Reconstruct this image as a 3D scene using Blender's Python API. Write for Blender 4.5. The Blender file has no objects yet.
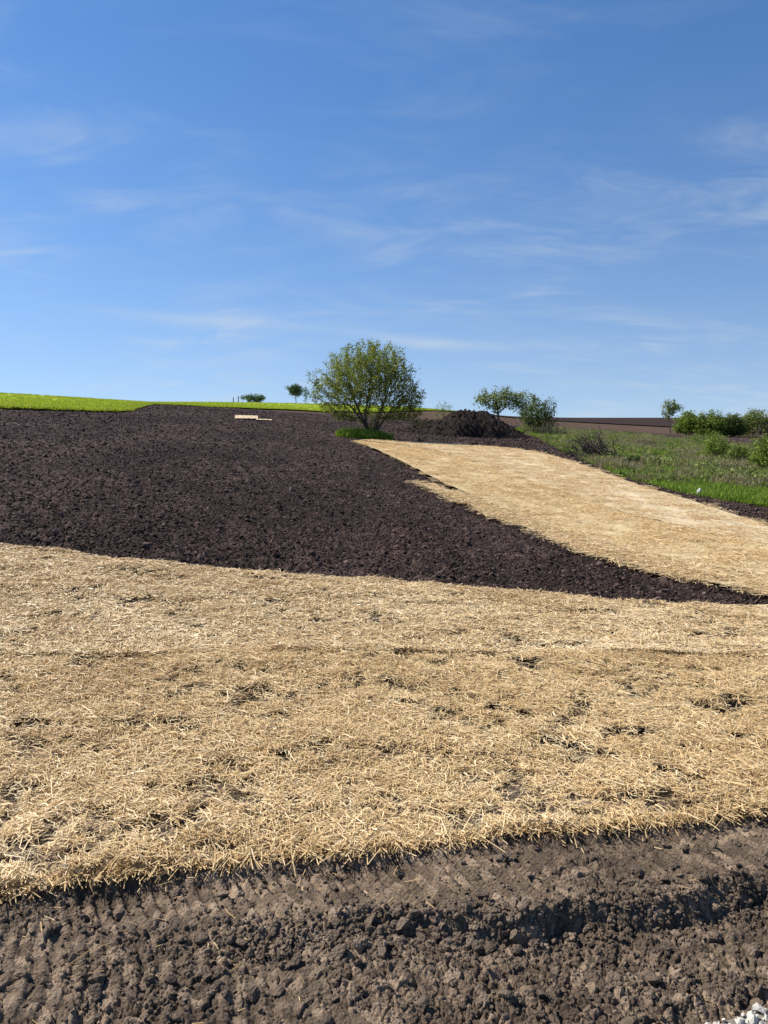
import bpy, math, random
import numpy as np
from mathutils import Vector, Matrix

random.seed(7)
rng = np.random.default_rng(7)
R = math.radians
scene = bpy.context.scene
COL = scene.collection

# ------------------------------------------------------------------ camera, sky, sun, exposure
CAM_H, PITCH, FPX = 1.65, R(7.1), 740.0
cam_d = bpy.data.cameras.new('camera')
cam = bpy.data.objects.new('camera', cam_d)
COL.objects.link(cam)
cam.location = (0, 0, CAM_H)
cam.rotation_euler = (R(90) - PITCH, 0, 0)
cam_d.sensor_fit = 'VERTICAL'
cam_d.sensor_height = 36.0
cam_d.lens = 36.0 * FPX / 1024.0
cam_d.clip_start = 0.05
cam_d.clip_end = 6000
scene.camera = cam

SUN_AZ, SUN_EL = R(-68), R(48)         # azimuth from +Y towards +X
world = bpy.data.worlds.new('World')
scene.world = world
world.use_nodes = True
wn, wl = world.node_tree.nodes, world.node_tree.links
wn.clear()


def wnode(t, **kw):
    n = wn.new(t)
    for k, v in kw.items():
        setattr(n, k, v)
    return n


def wmath(op, a, b=None, c=None):
    n = wnode('ShaderNodeMath', operation=op)
    for i, v in enumerate((a, b, c)):
        if v is None:
            continue
        if isinstance(v, (int, float)):
            n.inputs[i].default_value = v
        else:
            wl.new(v, n.inputs[i])
    return n.outputs[0]


sky = wnode('ShaderNodeTexSky', sky_type='NISHITA')
sky.sun_disc = False
sky.sun_elevation = SUN_EL
sky.sun_rotation = SUN_AZ
sky.altitude = 200
sky.air_density = 1.0
sky.dust_density = 0.05
sky.ozone_density = 1.5
hs = wnode('ShaderNodeHueSaturation')
hs.inputs['Saturation'].default_value = 1.27
hs.inputs['Hue'].default_value = 0.505
hs.inputs['Value'].default_value = 1.0
wl.new(sky.outputs[0], hs.inputs['Color'])
tc = wnode('ShaderNodeTexCoord')
sep = wnode('ShaderNodeSeparateXYZ')
wl.new(tc.outputs['Generated'], sep.inputs[0])
# clear spring air: read the sky a little above the true elevation, so that the horizon stays pale blue
skv = wnode('ShaderNodeCombineXYZ')
wl.new(sep.outputs[0], skv.inputs[0])
wl.new(sep.outputs[1], skv.inputs[1])
wl.new(wmath('MULTIPLY_ADD', wmath('ABSOLUTE', sep.outputs[2]), 1.0, 0.15), skv.inputs[2])
skn = wnode('ShaderNodeVectorMath', operation='NORMALIZE')
wl.new(skv.outputs[0], skn.inputs[0])
wl.new(skn.outputs[0], sky.inputs['Vector'])
dz = wmath('MAXIMUM', sep.outputs[2], 0.0)
den = wmath('ADD', dz, 0.22)
cx = wmath('DIVIDE', sep.outputs[0], den)
cy = wmath('DIVIDE', sep.outputs[1], den)
comb = wnode('ShaderNodeCombineXYZ')
wl.new(cx, comb.inputs[0])
wl.new(cy, comb.inputs[1])


def wnoise(scale_xyz, rot, detail, rough, dist, lo, hi, off=(0, 0, 0)):
    mp = wnode('ShaderNodeMapping')
    mp.inputs['Scale'].default_value = scale_xyz
    mp.inputs['Rotation'].default_value = (0, 0, rot)
    mp.inputs['Location'].default_value = off
    wl.new(comb.outputs[0], mp.inputs['Vector'])
    n = wnode('ShaderNodeTexNoise')
    n.inputs['Scale'].default_value = 1.0
    n.inputs['Detail'].default_value = detail
    n.inputs['Roughness'].default_value = rough
    n.inputs['Distortion'].default_value = dist
    wl.new(mp.outputs[0], n.inputs['Vector'])
    mr = wnode('ShaderNodeMapRange', interpolation_type='SMOOTHSTEP')
    mr.inputs['From Min'].default_value = lo
    mr.inputs['From Max'].default_value = hi
    wl.new(n.outputs[0], mr.inputs['Value'])
    return mr.outputs[0]


c_big = wnoise((1.1, 1.5, 1), R(20), 3, 0.5, 0.3, 0.42, 0.72, (3.1, 1.7, 0))
c_wisp = wnoise((2.4, 4.6, 1), R(24), 8, 0.60, 0.9, 0.36, 0.85, (5.2, 2.1, 0))
c_fine = wnoise((1.6, 4.5, 1), R(-8), 7, 0.6, 0.6, 0.47, 0.82, (1.4, 8.3, 0))
cl = wmath('MULTIPLY', c_big, c_wisp)
cl = wmath('MULTIPLY', cl, 0.62)
cl2 = wmath('MULTIPLY', c_fine, 0.13)
cl = wmath('ADD', cl, cl2)
# a long thin streak of cirrus low over the fields
az = wmath('DIVIDE', sep.outputs[0], wmath('MAXIMUM', sep.outputs[1], 0.05))
el0 = wmath('MULTIPLY_ADD', az, -0.065, 0.108)
stn = wnoise((1.2, 0.5, 1), 0, 4, 0.55, 0.3, 0.30, 0.70, (0.3, 4.4, 0))
dd = wmath('DIVIDE', wmath('SUBTRACT', wmath('MULTIPLY_ADD', stn, 0.012, sep.outputs[2]), wmath('ADD', el0, 0.006)), 0.0075)
g = wmath('POWER', 2.718, wmath('MULTIPLY', wmath('MULTIPLY', dd, dd), -1.0))
azm = wnode('ShaderNodeMapRange', interpolation_type='SMOOTHSTEP')
azm.inputs['From Min'].default_value = 0.22
azm.inputs['From Max'].default_value = 0.05
wl.new(az, azm.inputs['Value'])
azm2 = wnode('ShaderNodeMapRange', interpolation_type='SMOOTHSTEP')
azm2.inputs['From Min'].default_value = -0.50
azm2.inputs['From Max'].default_value = -0.22
wl.new(az, azm2.inputs['Value'])
stk = wmath('MULTIPLY', wmath('MULTIPLY', g, wmath('MULTIPLY_ADD', stn, 0.7, 0.3)), wmath('MULTIPLY', azm.outputs[0], azm2.outputs[0]))
cl = wmath('ADD', cl, wmath('MULTIPLY', stk, 0.34))
# thin veil that thickens towards the horizon
veil = wmath('POWER', 2.718, wmath('MULTIPLY', dz, -7.0))
cl = wmath('ADD', cl, wmath('MULTIPLY', veil, 0.42))
cl = wmath('MINIMUM', cl, 0.6)
mix = wnode('ShaderNodeMix', data_type='RGBA')
wl.new(cl, mix.inputs['Factor'])
wl.new(hs.outputs[0], mix.inputs['A'])
mix.inputs['B'].default_value = (4.2, 4.7, 5.1, 1)
bg = wnode('ShaderNodeBackground')
bg.inputs['Strength'].default_value = 0.098
wl.new(mix.outputs['Result'], bg.inputs['Color'])
wo = wnode('ShaderNodeOutputWorld')
wl.new(bg.outputs[0], wo.inputs[0])

sd = bpy.data.lights.new('sun', 'SUN')
sd.energy = 5.0
sd.angle = R(0.53)
sd.color = (1.0, 0.95, 0.87)
sun = bpy.data.objects.new('sun', sd)
COL.objects.link(sun)
sdir = Vector((math.sin(SUN_AZ) * math.cos(SUN_EL), math.cos(SUN_AZ) * math.cos(SUN_EL), math.sin(SUN_EL)))
sun.rotation_euler = sdir.to_track_quat('Z', 'Y').to_euler()
sun.location = sdir * 60

scene.render.resolution_x = 768
scene.render.resolution_y = 1024
scene.view_settings.view_transform = 'Standard'
scene.view_settings.look = 'None'
scene.view_settings.exposure = 0.62
scene.view_settings.gamma = 1.0


# ------------------------------------------------------------------ numeric helpers
def pchip(xk, yk, xq):
    xk = np.asarray(xk, float); yk = np.asarray(yk, float)
    h = np.diff(xk); d = np.diff(yk) / h
    m = np.zeros_like(yk)
    for i in range(1, len(xk) - 1):
        if d[i-1] * d[i] > 0:
            w1 = 2*h[i] + h[i-1]; w2 = h[i] + 2*h[i-1]
            m[i] = (w1 + w2) / (w1/d[i-1] + w2/d[i])
    m[0] = d[0]; m[-1] = d[-1]
    i = np.clip(np.searchsorted(xk, xq) - 1, 0, len(h) - 1)
    t = np.clip((xq - xk[i]) / h[i], 0, 1)
    return ((1+2*t)*(1-t)**2*yk[i] + t*(1-t)**2*h[i]*m[i] + t*t*(3-2*t)*yk[i+1] + t*t*(t-1)*h[i]*m[i+1])


def hash2(ix, iy, s=0):
    n = (ix.astype(np.int64) * 374761393 + iy.astype(np.int64) * 668265263 + s * 974634777) & 0x7fffffff
    n = ((n ^ (n >> 13)) * 1274126177) & 0x7fffffff
    n = (n ^ (n >> 16)) & 0x7fffffff
    n = (n * 2246822519) & 0x7fffffff
    n = n ^ (n >> 15)
    return (n & 0xffffff) / float(0x1000000)


def vnoise(x, y, s=0):
    ix = np.floor(x); iy = np.floor(y)
    fx = x - ix; fy = y - iy
    fx = fx*fx*fx*(fx*(fx*6-15)+10); fy = fy*fy*fy*(fy*(fy*6-15)+10)
    a = hash2(ix, iy, s); b = hash2(ix+1, iy, s); c = hash2(ix, iy+1, s); d = hash2(ix+1, iy+1, s)
    return (a*(1-fx)+b*fx)*(1-fy) + (c*(1-fx)+d*fx)*fy


def fbm(x, y, oct=4, s=0):
    r = np.zeros_like(x); a = 0.5; t = 0
    for o in range(oct):
        r += a * vnoise(x * 2**o + 17.3*o, y * 2**o - 9.1*o, s + o); t += a; a *= 0.5
    return r / t


def worley(x, y, s=0, jit=0.95):
    """first and second distance, plus id randoms and offset to the nearest centre"""
    ix = np.floor(x); iy = np.floor(y)
    f1 = np.full(x.shape, 9.0); f2 = np.full(x.shape, 9.0)
    r1 = np.zeros_like(x); r2 = np.zeros_like(x); r3 = np.zeros_like(x)
    ox = np.zeros_like(x); oy = np.zeros_like(x)
    for dx in (-1, 0, 1):
        for dy in (-1, 0, 1):
            cx = ix + dx; cy = iy + dy
            px = cx + 0.5 + (hash2(cx, cy, s) - 0.5) * jit
            py = cy + 0.5 + (hash2(cx, cy, s + 11) - 0.5) * jit
            d = np.hypot(px - x, py - y)
            near = d < f1
            f2 = np.where(near, f1, np.minimum(f2, d))
            f1 = np.where(near, d, f1)
            r1 = np.where(near, hash2(cx, cy, s + 23), r1)
            r2 = np.where(near, hash2(cx, cy, s + 37), r2)
            r3 = np.where(near, hash2(cx, cy, s + 51), r3)
            ox = np.where(near, x - px, ox); oy = np.where(near, y - py, oy)
    return f1, f2, r1, r2, r3, ox, oy


def sstep(a, b, x):
    t = np.clip((x - a) / (b - a), 0, 1)
    return t*t*(3-2*t)


def clods_h(x, y, size, s, crack=0.16, tilt=0.5):
    """height field of broken clods: tilted plates with crevices, in units of size"""
    wx = x/size + 0.35*(fbm(x/size*0.9, y/size*0.9, 2, s+5)-0.5)*2
    wy = y/size + 0.35*(fbm(x/size*0.9+31, y/size*0.9, 2, s+6)-0.5)*2
    f1, f2, a, b, c, ox, oy = worley(wx, wy, s)
    plate = 0.45*a + tilt*((b-0.5)*ox + (c-0.5)*oy)*2 - 0.10*f1*f1
    e = sstep(0.0, crack, f2 - f1)
    return (plate + 0.35) * e - 0.05


# ------------------------------------------------------------------ the lie of the land (metres; camera stands at the origin)
YS = [1.5, 3, 5, 7.5, 10, 15, 25, 45, 70, 120, 250, 500, 1500]
US = [-1.3, -0.52, -0.25, 0.0, 0.25, 0.52, 1.3]
ZT = {
    -1.3:  [0.0, 0.08, 0.30, 0.85, 1.3, 2.0, 3.2, 4.8, 6.4, 9.0, 9.0, 6, 0],
    -0.52: [0.0, 0.03, 0.12, 0.35, 0.52, 0.84, 1.40, 2.36, 3.40, 5.65, 5.8, 4, 0],
    -0.25: [0.0, 0.01, 0.05, 0.15, 0.25, 0.46, 0.85, 1.62, 2.62, 3.85, 6.8, 6, 0],
    0.0:   [0.0, 0.0, 0.0, 0.0, 0.03, 0.08, 0.20, 0.44, 0.95, 2.35, 5.9, 6, 0],
    0.25:  [0.0, -0.01, -0.04, -0.10, -0.18, -0.26, -0.25, -0.10, 0.10, 0.55, 1.60, 2.9, 0],
    0.52:  [0.0, -0.02, -0.08, -0.20, -0.32, -0.38, -0.50, -0.95, -1.35, -1.20, 0.80, 3.0, 0],
    1.3:   [0.0, -0.05, -0.2, -0.5, -0.8, -1.0, -1.4, -2.2, -3.0, -3.0, 0.0, 3.0, 0],
}
_LY = np.linspace(math.log(1.5), math.log(1500), 700)
_UU = np.linspace(-1.3, 1.3, 521)
_t = np.array([pchip(np.log(YS), ZT[u], _LY) for u in US])
_T = np.array([pchip(US, _t[:, j], _UU) for j in range(len(_LY))]).T
_k = np.exp(-0.5*(np.arange(-14, 15)/6.0)**2); _k /= _k.sum()
_T = np.array([np.convolve(np.pad(_T[:, j], 14, 'edge'), _k, 'valid') for j in range(len(_LY))]).T
_T = np.array([np.convolve(np.pad(_T[i], 14, 'edge'), _k, 'valid') for i in range(len(_UU))])


def H(x, y):
    x = np.asarray(x, float); y = np.asarray(y, float)
    yy = np.maximum(y, 1.5)
    u = np.clip(x / yy, -1.3, 1.3)
    ly = np.clip(np.log(yy), _LY[0], _LY[-1])
    a = (u + 1.3) / 2.6 * 520
    b = (ly - _LY[0]) / (_LY[-1] - _LY[0]) * 699
    i = np.clip(a.astype(int), 0, 519); j = np.clip(b.astype(int), 0, 698)
    fa = a - i; fb = b - j
    z = (_T[i, j]*(1-fa)*(1-fb) + _T[i+1, j]*fa*(1-fb) + _T[i, j+1]*(1-fa)*fb + _T[i+1, j+1]*fa*fb)
    return z


_CS, _SN = math.cos(PITCH), math.sin(PITCH)
_MY = np.exp(np.linspace(math.log(0.8), math.log(1400), 9000))


def ground_at(px, py):
    """where the line of sight through a pixel first meets the land: (x, y)"""
    a = (px - 384) / FPX; v = (512 - py) / FPX
    fy = _CS + v * _SN; fz = -_SN + v * _CS
    t = _MY / fy
    z = CAM_H + t * fz
    below = z <= H(a * t, _MY)
    k = int(np.argmax(below)) if below.any() else len(_MY) - 1
    return float(a * t[k]), float(_MY[k])


def px_size(y):
    return y / FPX


# ------------------------------------------------------------------ mesh helpers
def mesh_np(name, v, f, mat=None, parent=None, smooth=True, attrs=None):
    v = np.ascontiguousarray(v, np.float32); f = np.ascontiguousarray(f, np.int32)
    me = bpy.data.meshes.new(name)
    k = f.shape[1]
    me.vertices.add(len(v)); me.vertices.foreach_set('co', v.ravel())
    me.loops.add(f.size); me.loops.foreach_set('vertex_index', f.ravel())
    me.polygons.add(len(f))
    me.polygons.foreach_set('loop_start', np.arange(0, f.size, k, dtype=np.int32))
    me.polygons.foreach_set('use_smooth', np.full(len(f), smooth))
    me.update(calc_edges=True)
    for an, av in (attrs or {}).items():
        at = me.attributes.new(an, 'FLOAT', 'POINT'); at.data.foreach_set('value', np.ascontiguousarray(av, np.float32))
    if mat:
        me.materials.append(mat)
    o = bpy.data.objects.new(name, me)
    COL.objects.link(o)
    if parent:
        o.parent = parent
        o.matrix_parent_inverse = Matrix.Identity(4)
    return o


def grid_faces(nu, nv):
    i = np.arange(nu*nv).reshape(nv, nu)
    return np.stack([i[:-1, :-1], i[:-1, 1:], i[1:, 1:], i[1:, :-1]], -1).reshape(-1, 4)


def struct(o, label=None, cat=None):
    o['kind'] = 'structure'
    if label:
        o['label'] = label
    if cat:
        o['category'] = cat
    return o


def tag(o, label, cat, group=None, kind=None):
    o['label'] = label; o['category'] = cat
    if group:
        o['group'] = group
    if kind:
        o['kind'] = kind
    return o


def empty(name, loc):
    o = bpy.data.objects.new(name, None)
    o.empty_display_size = 0.2
    o.location = loc
    COL.objects.link(o)
    return o


# ------------------------------------------------------------------ materials
def mat_new(name):
    m = bpy.data.materials.new(name); m.use_nodes = True
    nt = m.node_tree; nt.nodes.clear()
    out = nt.nodes.new('ShaderNodeOutputMaterial')
    b = nt.nodes.new('ShaderNodeBsdfPrincipled')
    nt.links.new(b.outputs[0], out.inputs[0])
    return m, nt, b, out


def n_noise(nt, scale, detail=4, rough=0.55, dist=0.0, vec=None, stretch=None):
    n = nt.nodes.new('ShaderNodeTexNoise')
    n.inputs['Scale'].default_value = scale; n.inputs['Detail'].default_value = detail
    n.inputs['Roughness'].default_value = rough; n.inputs['Distortion'].default_value = dist
    if vec is None:
        g_ = nt.nodes.new('ShaderNodeNewGeometry'); vec = g_.outputs['Position']
    if stretch:
        mp = nt.nodes.new('ShaderNodeMapping'); mp.inputs['Scale'].default_value = stretch[:3]
        mp.inputs['Rotation'].default_value = (0, 0, stretch[3] if len(stretch) > 3 else 0)
        nt.links.new(vec, mp.inputs[0]); vec = mp.outputs[0]
    nt.links.new(vec, n.inputs['Vector'])
    return n.outputs[0]


def n_ramp(nt, fac, stops):
    r = nt.nodes.new('ShaderNodeValToRGB')
    e = r.color_ramp.elements
    while len(e) < len(stops):
        e.new(0.5)
    for el, (p, c) in zip(e, stops):
        el.position = p; el.color = (*c, 1)
    nt.links.new(fac, r.inputs[0])
    return r.outputs[0]


def n_mix(nt, fac, a, b, blend='MIX'):
    m = nt.nodes.new('ShaderNodeMix'); m.data_type = 'RGBA'; m.blend_type = blend
    for key, v in (('Factor', fac), ('A', a), ('B', b)):
        if isinstance(v, (int, float)):
            m.inputs[key].default_value = v
        elif isinstance(v, tuple):
            m.inputs[key].default_value = (*v, 1)
        else:
            nt.links.new(v, m.inputs[key])
    return m.outputs['Result']


def n_bump(nt, b, h, strength, dist):
    n = nt.nodes.new('ShaderNodeBump')
    n.inputs['Strength'].default_value = strength; n.inputs['Distance'].default_value = dist
    nt.links.new(h, n.inputs['Height']); nt.links.new(n.outputs[0], b.inputs['Normal'])


def n_attr(nt, name):
    a = nt.nodes.new('ShaderNodeAttribute'); a.attribute_name = name
    return a.outputs['Fac']


def soil_mat(name, dark, light, rough=0.85, spec=0.25, bump=0.6, bscale=120, bdist=0.004, big=1.4, tone=False, cells=None, spread=1.0):
    m, nt, b, out = mat_new(name)
    f = n_noise(nt, big, 5, 0.6)
    f2 = n_noise(nt, bscale*0.25, 6, 0.7)
    c = n_ramp(nt, f2, [(0.28, dark), (0.74, light)])
    c2 = n_mix(nt, 0.4, c, n_ramp(nt, f, [(0.35, dark), (0.65, light)]))
    if tone:                                                       # each clod has dried to its own shade
        c2 = n_mix(nt, 1.0, c2, n_ramp(nt, n_attr(nt, 'tone'), [(0.0, (0.55, 0.53, 0.51)), (0.55, (1.05, 1.02, 0.99)), (1.0, (2.1, 2.05, 2.0))]), 'MULTIPLY')
    else:
        oi = nt.nodes.new('ShaderNodeObjectInfo')
        c2 = n_mix(nt, 1.0, c2, n_ramp(nt, oi.outputs['Random'], [(p_, tuple(1 + (q_-1)*spread for q_ in c_)) for p_, c_ in [(0, (0.65, 0.63, 0.61)), (0.55, (1.15, 1.12, 1.09)), (0.85, (1.9, 1.85, 1.8)), (1, (2.9, 2.8, 2.7))]]), 'MULTIPLY')
    nt.links.new(c2, b.inputs['Base Color'])
    b.inputs['Roughness'].default_value = rough
    b.inputs['Specular IOR Level'].default_value = spec
    h = n_noise(nt, bscale, 6, 0.75)
    if cells:
        vo = nt.nodes.new('ShaderNodeTexVoronoi'); vo.inputs['Scale'].default_value = cells
        g_ = nt.nodes.new('ShaderNodeNewGeometry'); nt.links.new(g_.outputs['Position'], vo.inputs['Vector'])
        ad = nt.nodes.new('ShaderNodeMath'); ad.operation = 'SUBTRACT'
        nt.links.new(h, ad.inputs[0]); nt.links.new(vo.outputs['Distance'], ad.inputs[1]); h = ad.outputs[0]
    n_bump(nt, b, h, bump, bdist)
    return m


M = {}
M['soil_near'] = soil_mat('soil_near', (0.064, 0.046, 0.032), (0.205, 0.155, 0.110), 0.85, 0.2, 1.0, 130, 0.007, 2.2, True, 95)
M['clod_near'] = soil_mat('clod_near', (0.066, 0.048, 0.034), (0.200, 0.152, 0.110), 0.85, 0.15, 1.0, 130, 0.008, 2.2, False, 110, 0.35)
M['soil_bed'] = soil_mat('soil_bed', (0.022, 0.016, 0.013), (0.060, 0.044, 0.035), 0.9, 0.15, 0.8, 70, 0.01)
M['soil_tilled'] = soil_mat('soil_tilled', (0.025, 0.0168, 0.0145), (0.086, 0.0585, 0.051), 0.9, 0.10, 1.0, 34, 0.06, 0.22, True, 22)
M['clod_tilled'] = soil_mat('clod_tilled', (0.033, 0.0225, 0.0192), (0.075, 0.0515, 0.0445), 0.9, 0.10, 0.8, 40, 0.01, 0.25)
M['soil_pile'] = soil_mat('soil_pile', (0.012, 0.0085, 0.007), (0.030, 0.021, 0.0175), 0.9, 0.1, 1.0, 9, 0.06, 0.4)


def straw_ramp(nt, f):
    return n_ramp(nt, f, [(0.0, (0.20, 0.13, 0.060)), (0.25, (0.46, 0.325, 0.155)), (0.6, (0.64, 0.48, 0.26)), (1.0, (0.80, 0.69, 0.47))])


def strand_mat(name, tint):
    m, nt, b, out = mat_new(name)
    c = straw_ramp(nt, n_attr(nt, 'tone'))
    c = n_mix(nt, 1.0, c, tint, 'MULTIPLY')
    nt.links.new(c, b.inputs['Base Color'])
    b.inputs['Roughness'].default_value = 0.5
    b.inputs['Specular IOR Level'].default_value = 0.35
    tr = nt.nodes.new('ShaderNodeBsdfTranslucent'); nt.links.new(c, tr.inputs[0])
    mx = nt.nodes.new('ShaderNodeMixShader'); mx.inputs[0].default_value = 0.18
    nt.links.new(b.outputs[0], mx.inputs[1]); nt.links.new(tr.outputs[0], mx.inputs[2])
    nt.links.new(mx.outputs[0], out.inputs[0])
    return m


M['straw_a'] = strand_mat('straw_golden', (1.0, 0.945, 0.84))
M['straw_b'] = strand_mat('straw_pale', (1.0, 0.97, 0.92))


def mat_sheet(name, tint, holes=0.36):
    m, nt, b, out = mat_new(name)
    f = n_noise(nt, 16, 8, 0.75, 0.4)
    f2 = n_noise(nt, 0.9, 4, 0.6)
    c = n_ramp(nt, f, [(holes - 0.06, (0.12, 0.085, 0.05)), (holes, (0.44, 0.32, 0.17)), (0.55, (0.60, 0.475, 0.295)), (0.75, (0.74, 0.635, 0.45))])
    c = n_mix(nt, n_ramp(nt, f2, [(0.35, (0, 0, 0)), (0.7, (0.5, 0.5, 0.5))]), c, (0.50, 0.385, 0.22))
    a = nt.nodes.new('ShaderNodeAttribute'); a.attribute_name = 'across'
    al = nt.nodes.new('ShaderNodeAttribute'); al.attribute_name = 'along'
    cb = nt.nodes.new('ShaderNodeCombineXYZ'); nt.links.new(a.outputs['Fac'], cb.inputs[0]); nt.links.new(al.outputs['Fac'], cb.inputs[1])
    st = n_noise(nt, 1.0, 5, 0.65, 0.2, cb.outputs[0], (7, 3.5, 1))     # rows of stitching and thinner straw run with the roll
    c = n_mix(nt, 1.0, c, n_ramp(nt, st, [(0.34, (0.74, 0.72, 0.66)), (0.5, (1, 1, 1)), (0.66, (1.12, 1.13, 1.16))]), 'MULTIPLY')
    c = n_mix(nt, 1.0, c, tint, 'MULTIPLY')
    nt.links.new(c, b.inputs['Base Color'])
    b.inputs['Roughness'].default_value = 0.75
    b.inputs['Specular IOR Level'].default_value = 0.2
    n_bump(nt, b, n_noise(nt, 30, 8, 0.8), 0.9, 0.02)
    return m


M['mat_a'] = mat_sheet('straw_mat_golden', (0.96, 0.945, 0.86), 0.40)
M['mat_b'] = mat_sheet('straw_mat_pale', (0.98, 0.99, 1.0), 0.36)


def leaf_mat(name, ca, cb, trans=0.35, rough=0.55):
    m, nt, b, out = mat_new(name)
    c = n_ramp(nt, n_attr(nt, 'tone'), [(0.0, ca), (1.0, cb)])
    oi = nt.nodes.new('ShaderNodeObjectInfo')
    c = n_mix(nt, 1.0, c, n_ramp(nt, oi.outputs['Random'], [(0, (0.78, 0.78, 0.8)), (1, (1.15, 1.1, 1.0))]), 'MULTIPLY')
    nt.links.new(c, b.inputs['Base Color'])
    b.inputs['Roughness'].default_value = rough
    b.inputs['Specular IOR Level'].default_value = 0.25
    tr = nt.nodes.new('ShaderNodeBsdfTranslucent'); nt.links.new(c, tr.inputs[0])
    mx = nt.nodes.new('ShaderNodeMixShader'); mx.inputs[0].default_value = trans
    nt.links.new(b.outputs[0], mx.inputs[1]); nt.links.new(tr.outputs[0], mx.inputs[2])
    nt.links.new(mx.outputs[0], out.inputs[0])
    return m


M['leaf_tree'] = leaf_mat('leaf_olive', (0.092, 0.12, 0.014), (0.31, 0.36, 0.045), 0.5)
M['leaf_light'] = leaf_mat('leaf_light', (0.12, 0.165, 0.030), (0.31, 0.365, 0.075), 0.45)
M['leaf_dark'] = leaf_mat('leaf_dark', (0.055, 0.085, 0.018), (0.16, 0.20, 0.045))
M['leaf_hedge'] = leaf_mat('leaf_hedge', (0.11, 0.17, 0.024), (0.24, 0.31, 0.05), 0.4)
M['leaf_far'] = leaf_mat('leaf_far', (0.060, 0.115, 0.045), (0.13, 0.20, 0.075))
M['leaf_brown'] = leaf_mat('leaf_brown', (0.10, 0.085, 0.055), (0.19, 0.16, 0.10))
M['grass'] = leaf_mat('grass_green', (0.10, 0.17, 0.016), (0.28, 0.40, 0.05), 0.45)
M['crop'] = leaf_mat('crop_green', (0.30, 0.385, 0.020), (0.43, 0.50, 0.05), 0.4)
M['dry'] = leaf_mat('dry_weed', (0.17, 0.14, 0.07), (0.36, 0.31, 0.18), 0.3)


def bark_mat(name, a, b_):
    m, nt, b, out = mat_new(name)
    c = n_ramp(nt, n_noise(nt, 14, 5, 0.7, 0.2, None, (1, 1, 0.25)), [(0.3, a), (0.7, b_)])
    nt.links.new(c, b.inputs['Base Color']); b.inputs['Roughness'].default_value = 0.9
    n_bump(nt, b, n_noise(nt, 40, 5, 0.7, 0, None, (1, 1, 0.2)), 0.6, 0.01)
    return m


M['bark'] = bark_mat('bark_dark', (0.035, 0.026, 0.022), (0.11, 0.088, 0.072))
M['bark_grey'] = bark_mat('bark_grey', (0.09, 0.075, 0.060), (0.20, 0.175, 0.145))
M['deadwood'] = bark_mat('deadwood', (0.030, 0.022, 0.018), (0.105, 0.080, 0.062))
M['timber'] = bark_mat('weathered_timber', (0.12, 0.075, 0.045), (0.24, 0.16, 0.10))


def field_mat(name, stops, s1=0.05, s2=1.8, stretch=(1, 1, 1), bscale=4, bdist=0.08):
    m, nt, b, out = mat_new(name)
    f = n_noise(nt, s1, 5, 0.6); f2 = n_noise(nt, s2, 6, 0.7, 0, None, stretch)
    mx = nt.nodes.new('ShaderNodeMath'); mx.operation = 'MULTIPLY_ADD'
    nt.links.new(f2, mx.inputs[0]); mx.inputs[1].default_value = 0.6
    ml = nt.nodes.new('ShaderNodeMath'); ml.operation = 'MULTIPLY'; ml.inputs[1].default_value = 0.4
    nt.links.new(f, ml.inputs[0]); nt.links.new(ml.outputs[0], mx.inputs[2])
    nt.links.new(n_ramp(nt, mx.outputs[0], stops), b.inputs['Base Color'])
    b.inputs['Roughness'].default_value = 0.95; b.inputs['Specular IOR Level'].default_value = 0.05
    n_bump(nt, b, n_noise(nt, bscale, 6, 0.75), 0.8, bdist)
    return m


M['ground'] = field_mat('brown_field', [(0.32, (0.052, 0.033, 0.023)), (0.52, (0.085, 0.055, 0.038)), (0.68, (0.12, 0.088, 0.050))])
M['far_soil'] = field_mat('far_dark_field', [(0.35, (0.026, 0.017, 0.014)), (0.65, (0.044, 0.029, 0.024))], 0.02, 0.3)
M['crop_floor'] = field_mat('crop_floor', [(0.34, (0.20, 0.27, 0.016)), (0.5, (0.25, 0.32, 0.024)), (0.66, (0.29, 0.345, 0.04))], 0.03, 1.2, (1, 0.35, 1), 6, 0.05)
M['grass_floor'] = field_mat('grass_floor', [(0.36, (0.050, 0.060, 0.020)), (0.5, (0.080, 0.120, 0.025)), (0.64, (0.13, 0.15, 0.05))], 0.3, 3.0)
M['gravel'] = field_mat('gravel_base', [(0.35, (0.12, 0.10, 0.08)), (0.65, (0.34, 0.31, 0.26))], 1.5, 45, (1, 1, 1), 90, 0.01)
mm, nt, b, out = mat_new('limestone')
nt.links.new(n_ramp(nt, n_noise(nt, 60, 5, 0.7), [(0.3, (0.30, 0.275, 0.23)), (0.65, (0.56, 0.53, 0.46))]), b.inputs['Base Color'])
b.inputs['Roughness'].default_value = 0.8
M['limestone'] = mm
mm, nt, b, out = mat_new('white_plastic')
nt.links.new(n_ramp(nt, n_noise(nt, 12, 3, 0.5), [(0.3, (0.66, 0.66, 0.64)), (0.7, (0.82, 0.82, 0.80))]), b.inputs['Base Color'])
b.inputs['Roughness'].default_value = 0.5
M['plastic'] = mm


# ------------------------------------------------------------------ scatter by geometry nodes (only for uncountable stuff)
def proto_collection(name, objs):
    c = bpy.data.collections.new(name)
    for o in objs:
        for cc in list(o.users_collection):
            cc.objects.unlink(o)
        c.objects.link(o)
    return c


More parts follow.
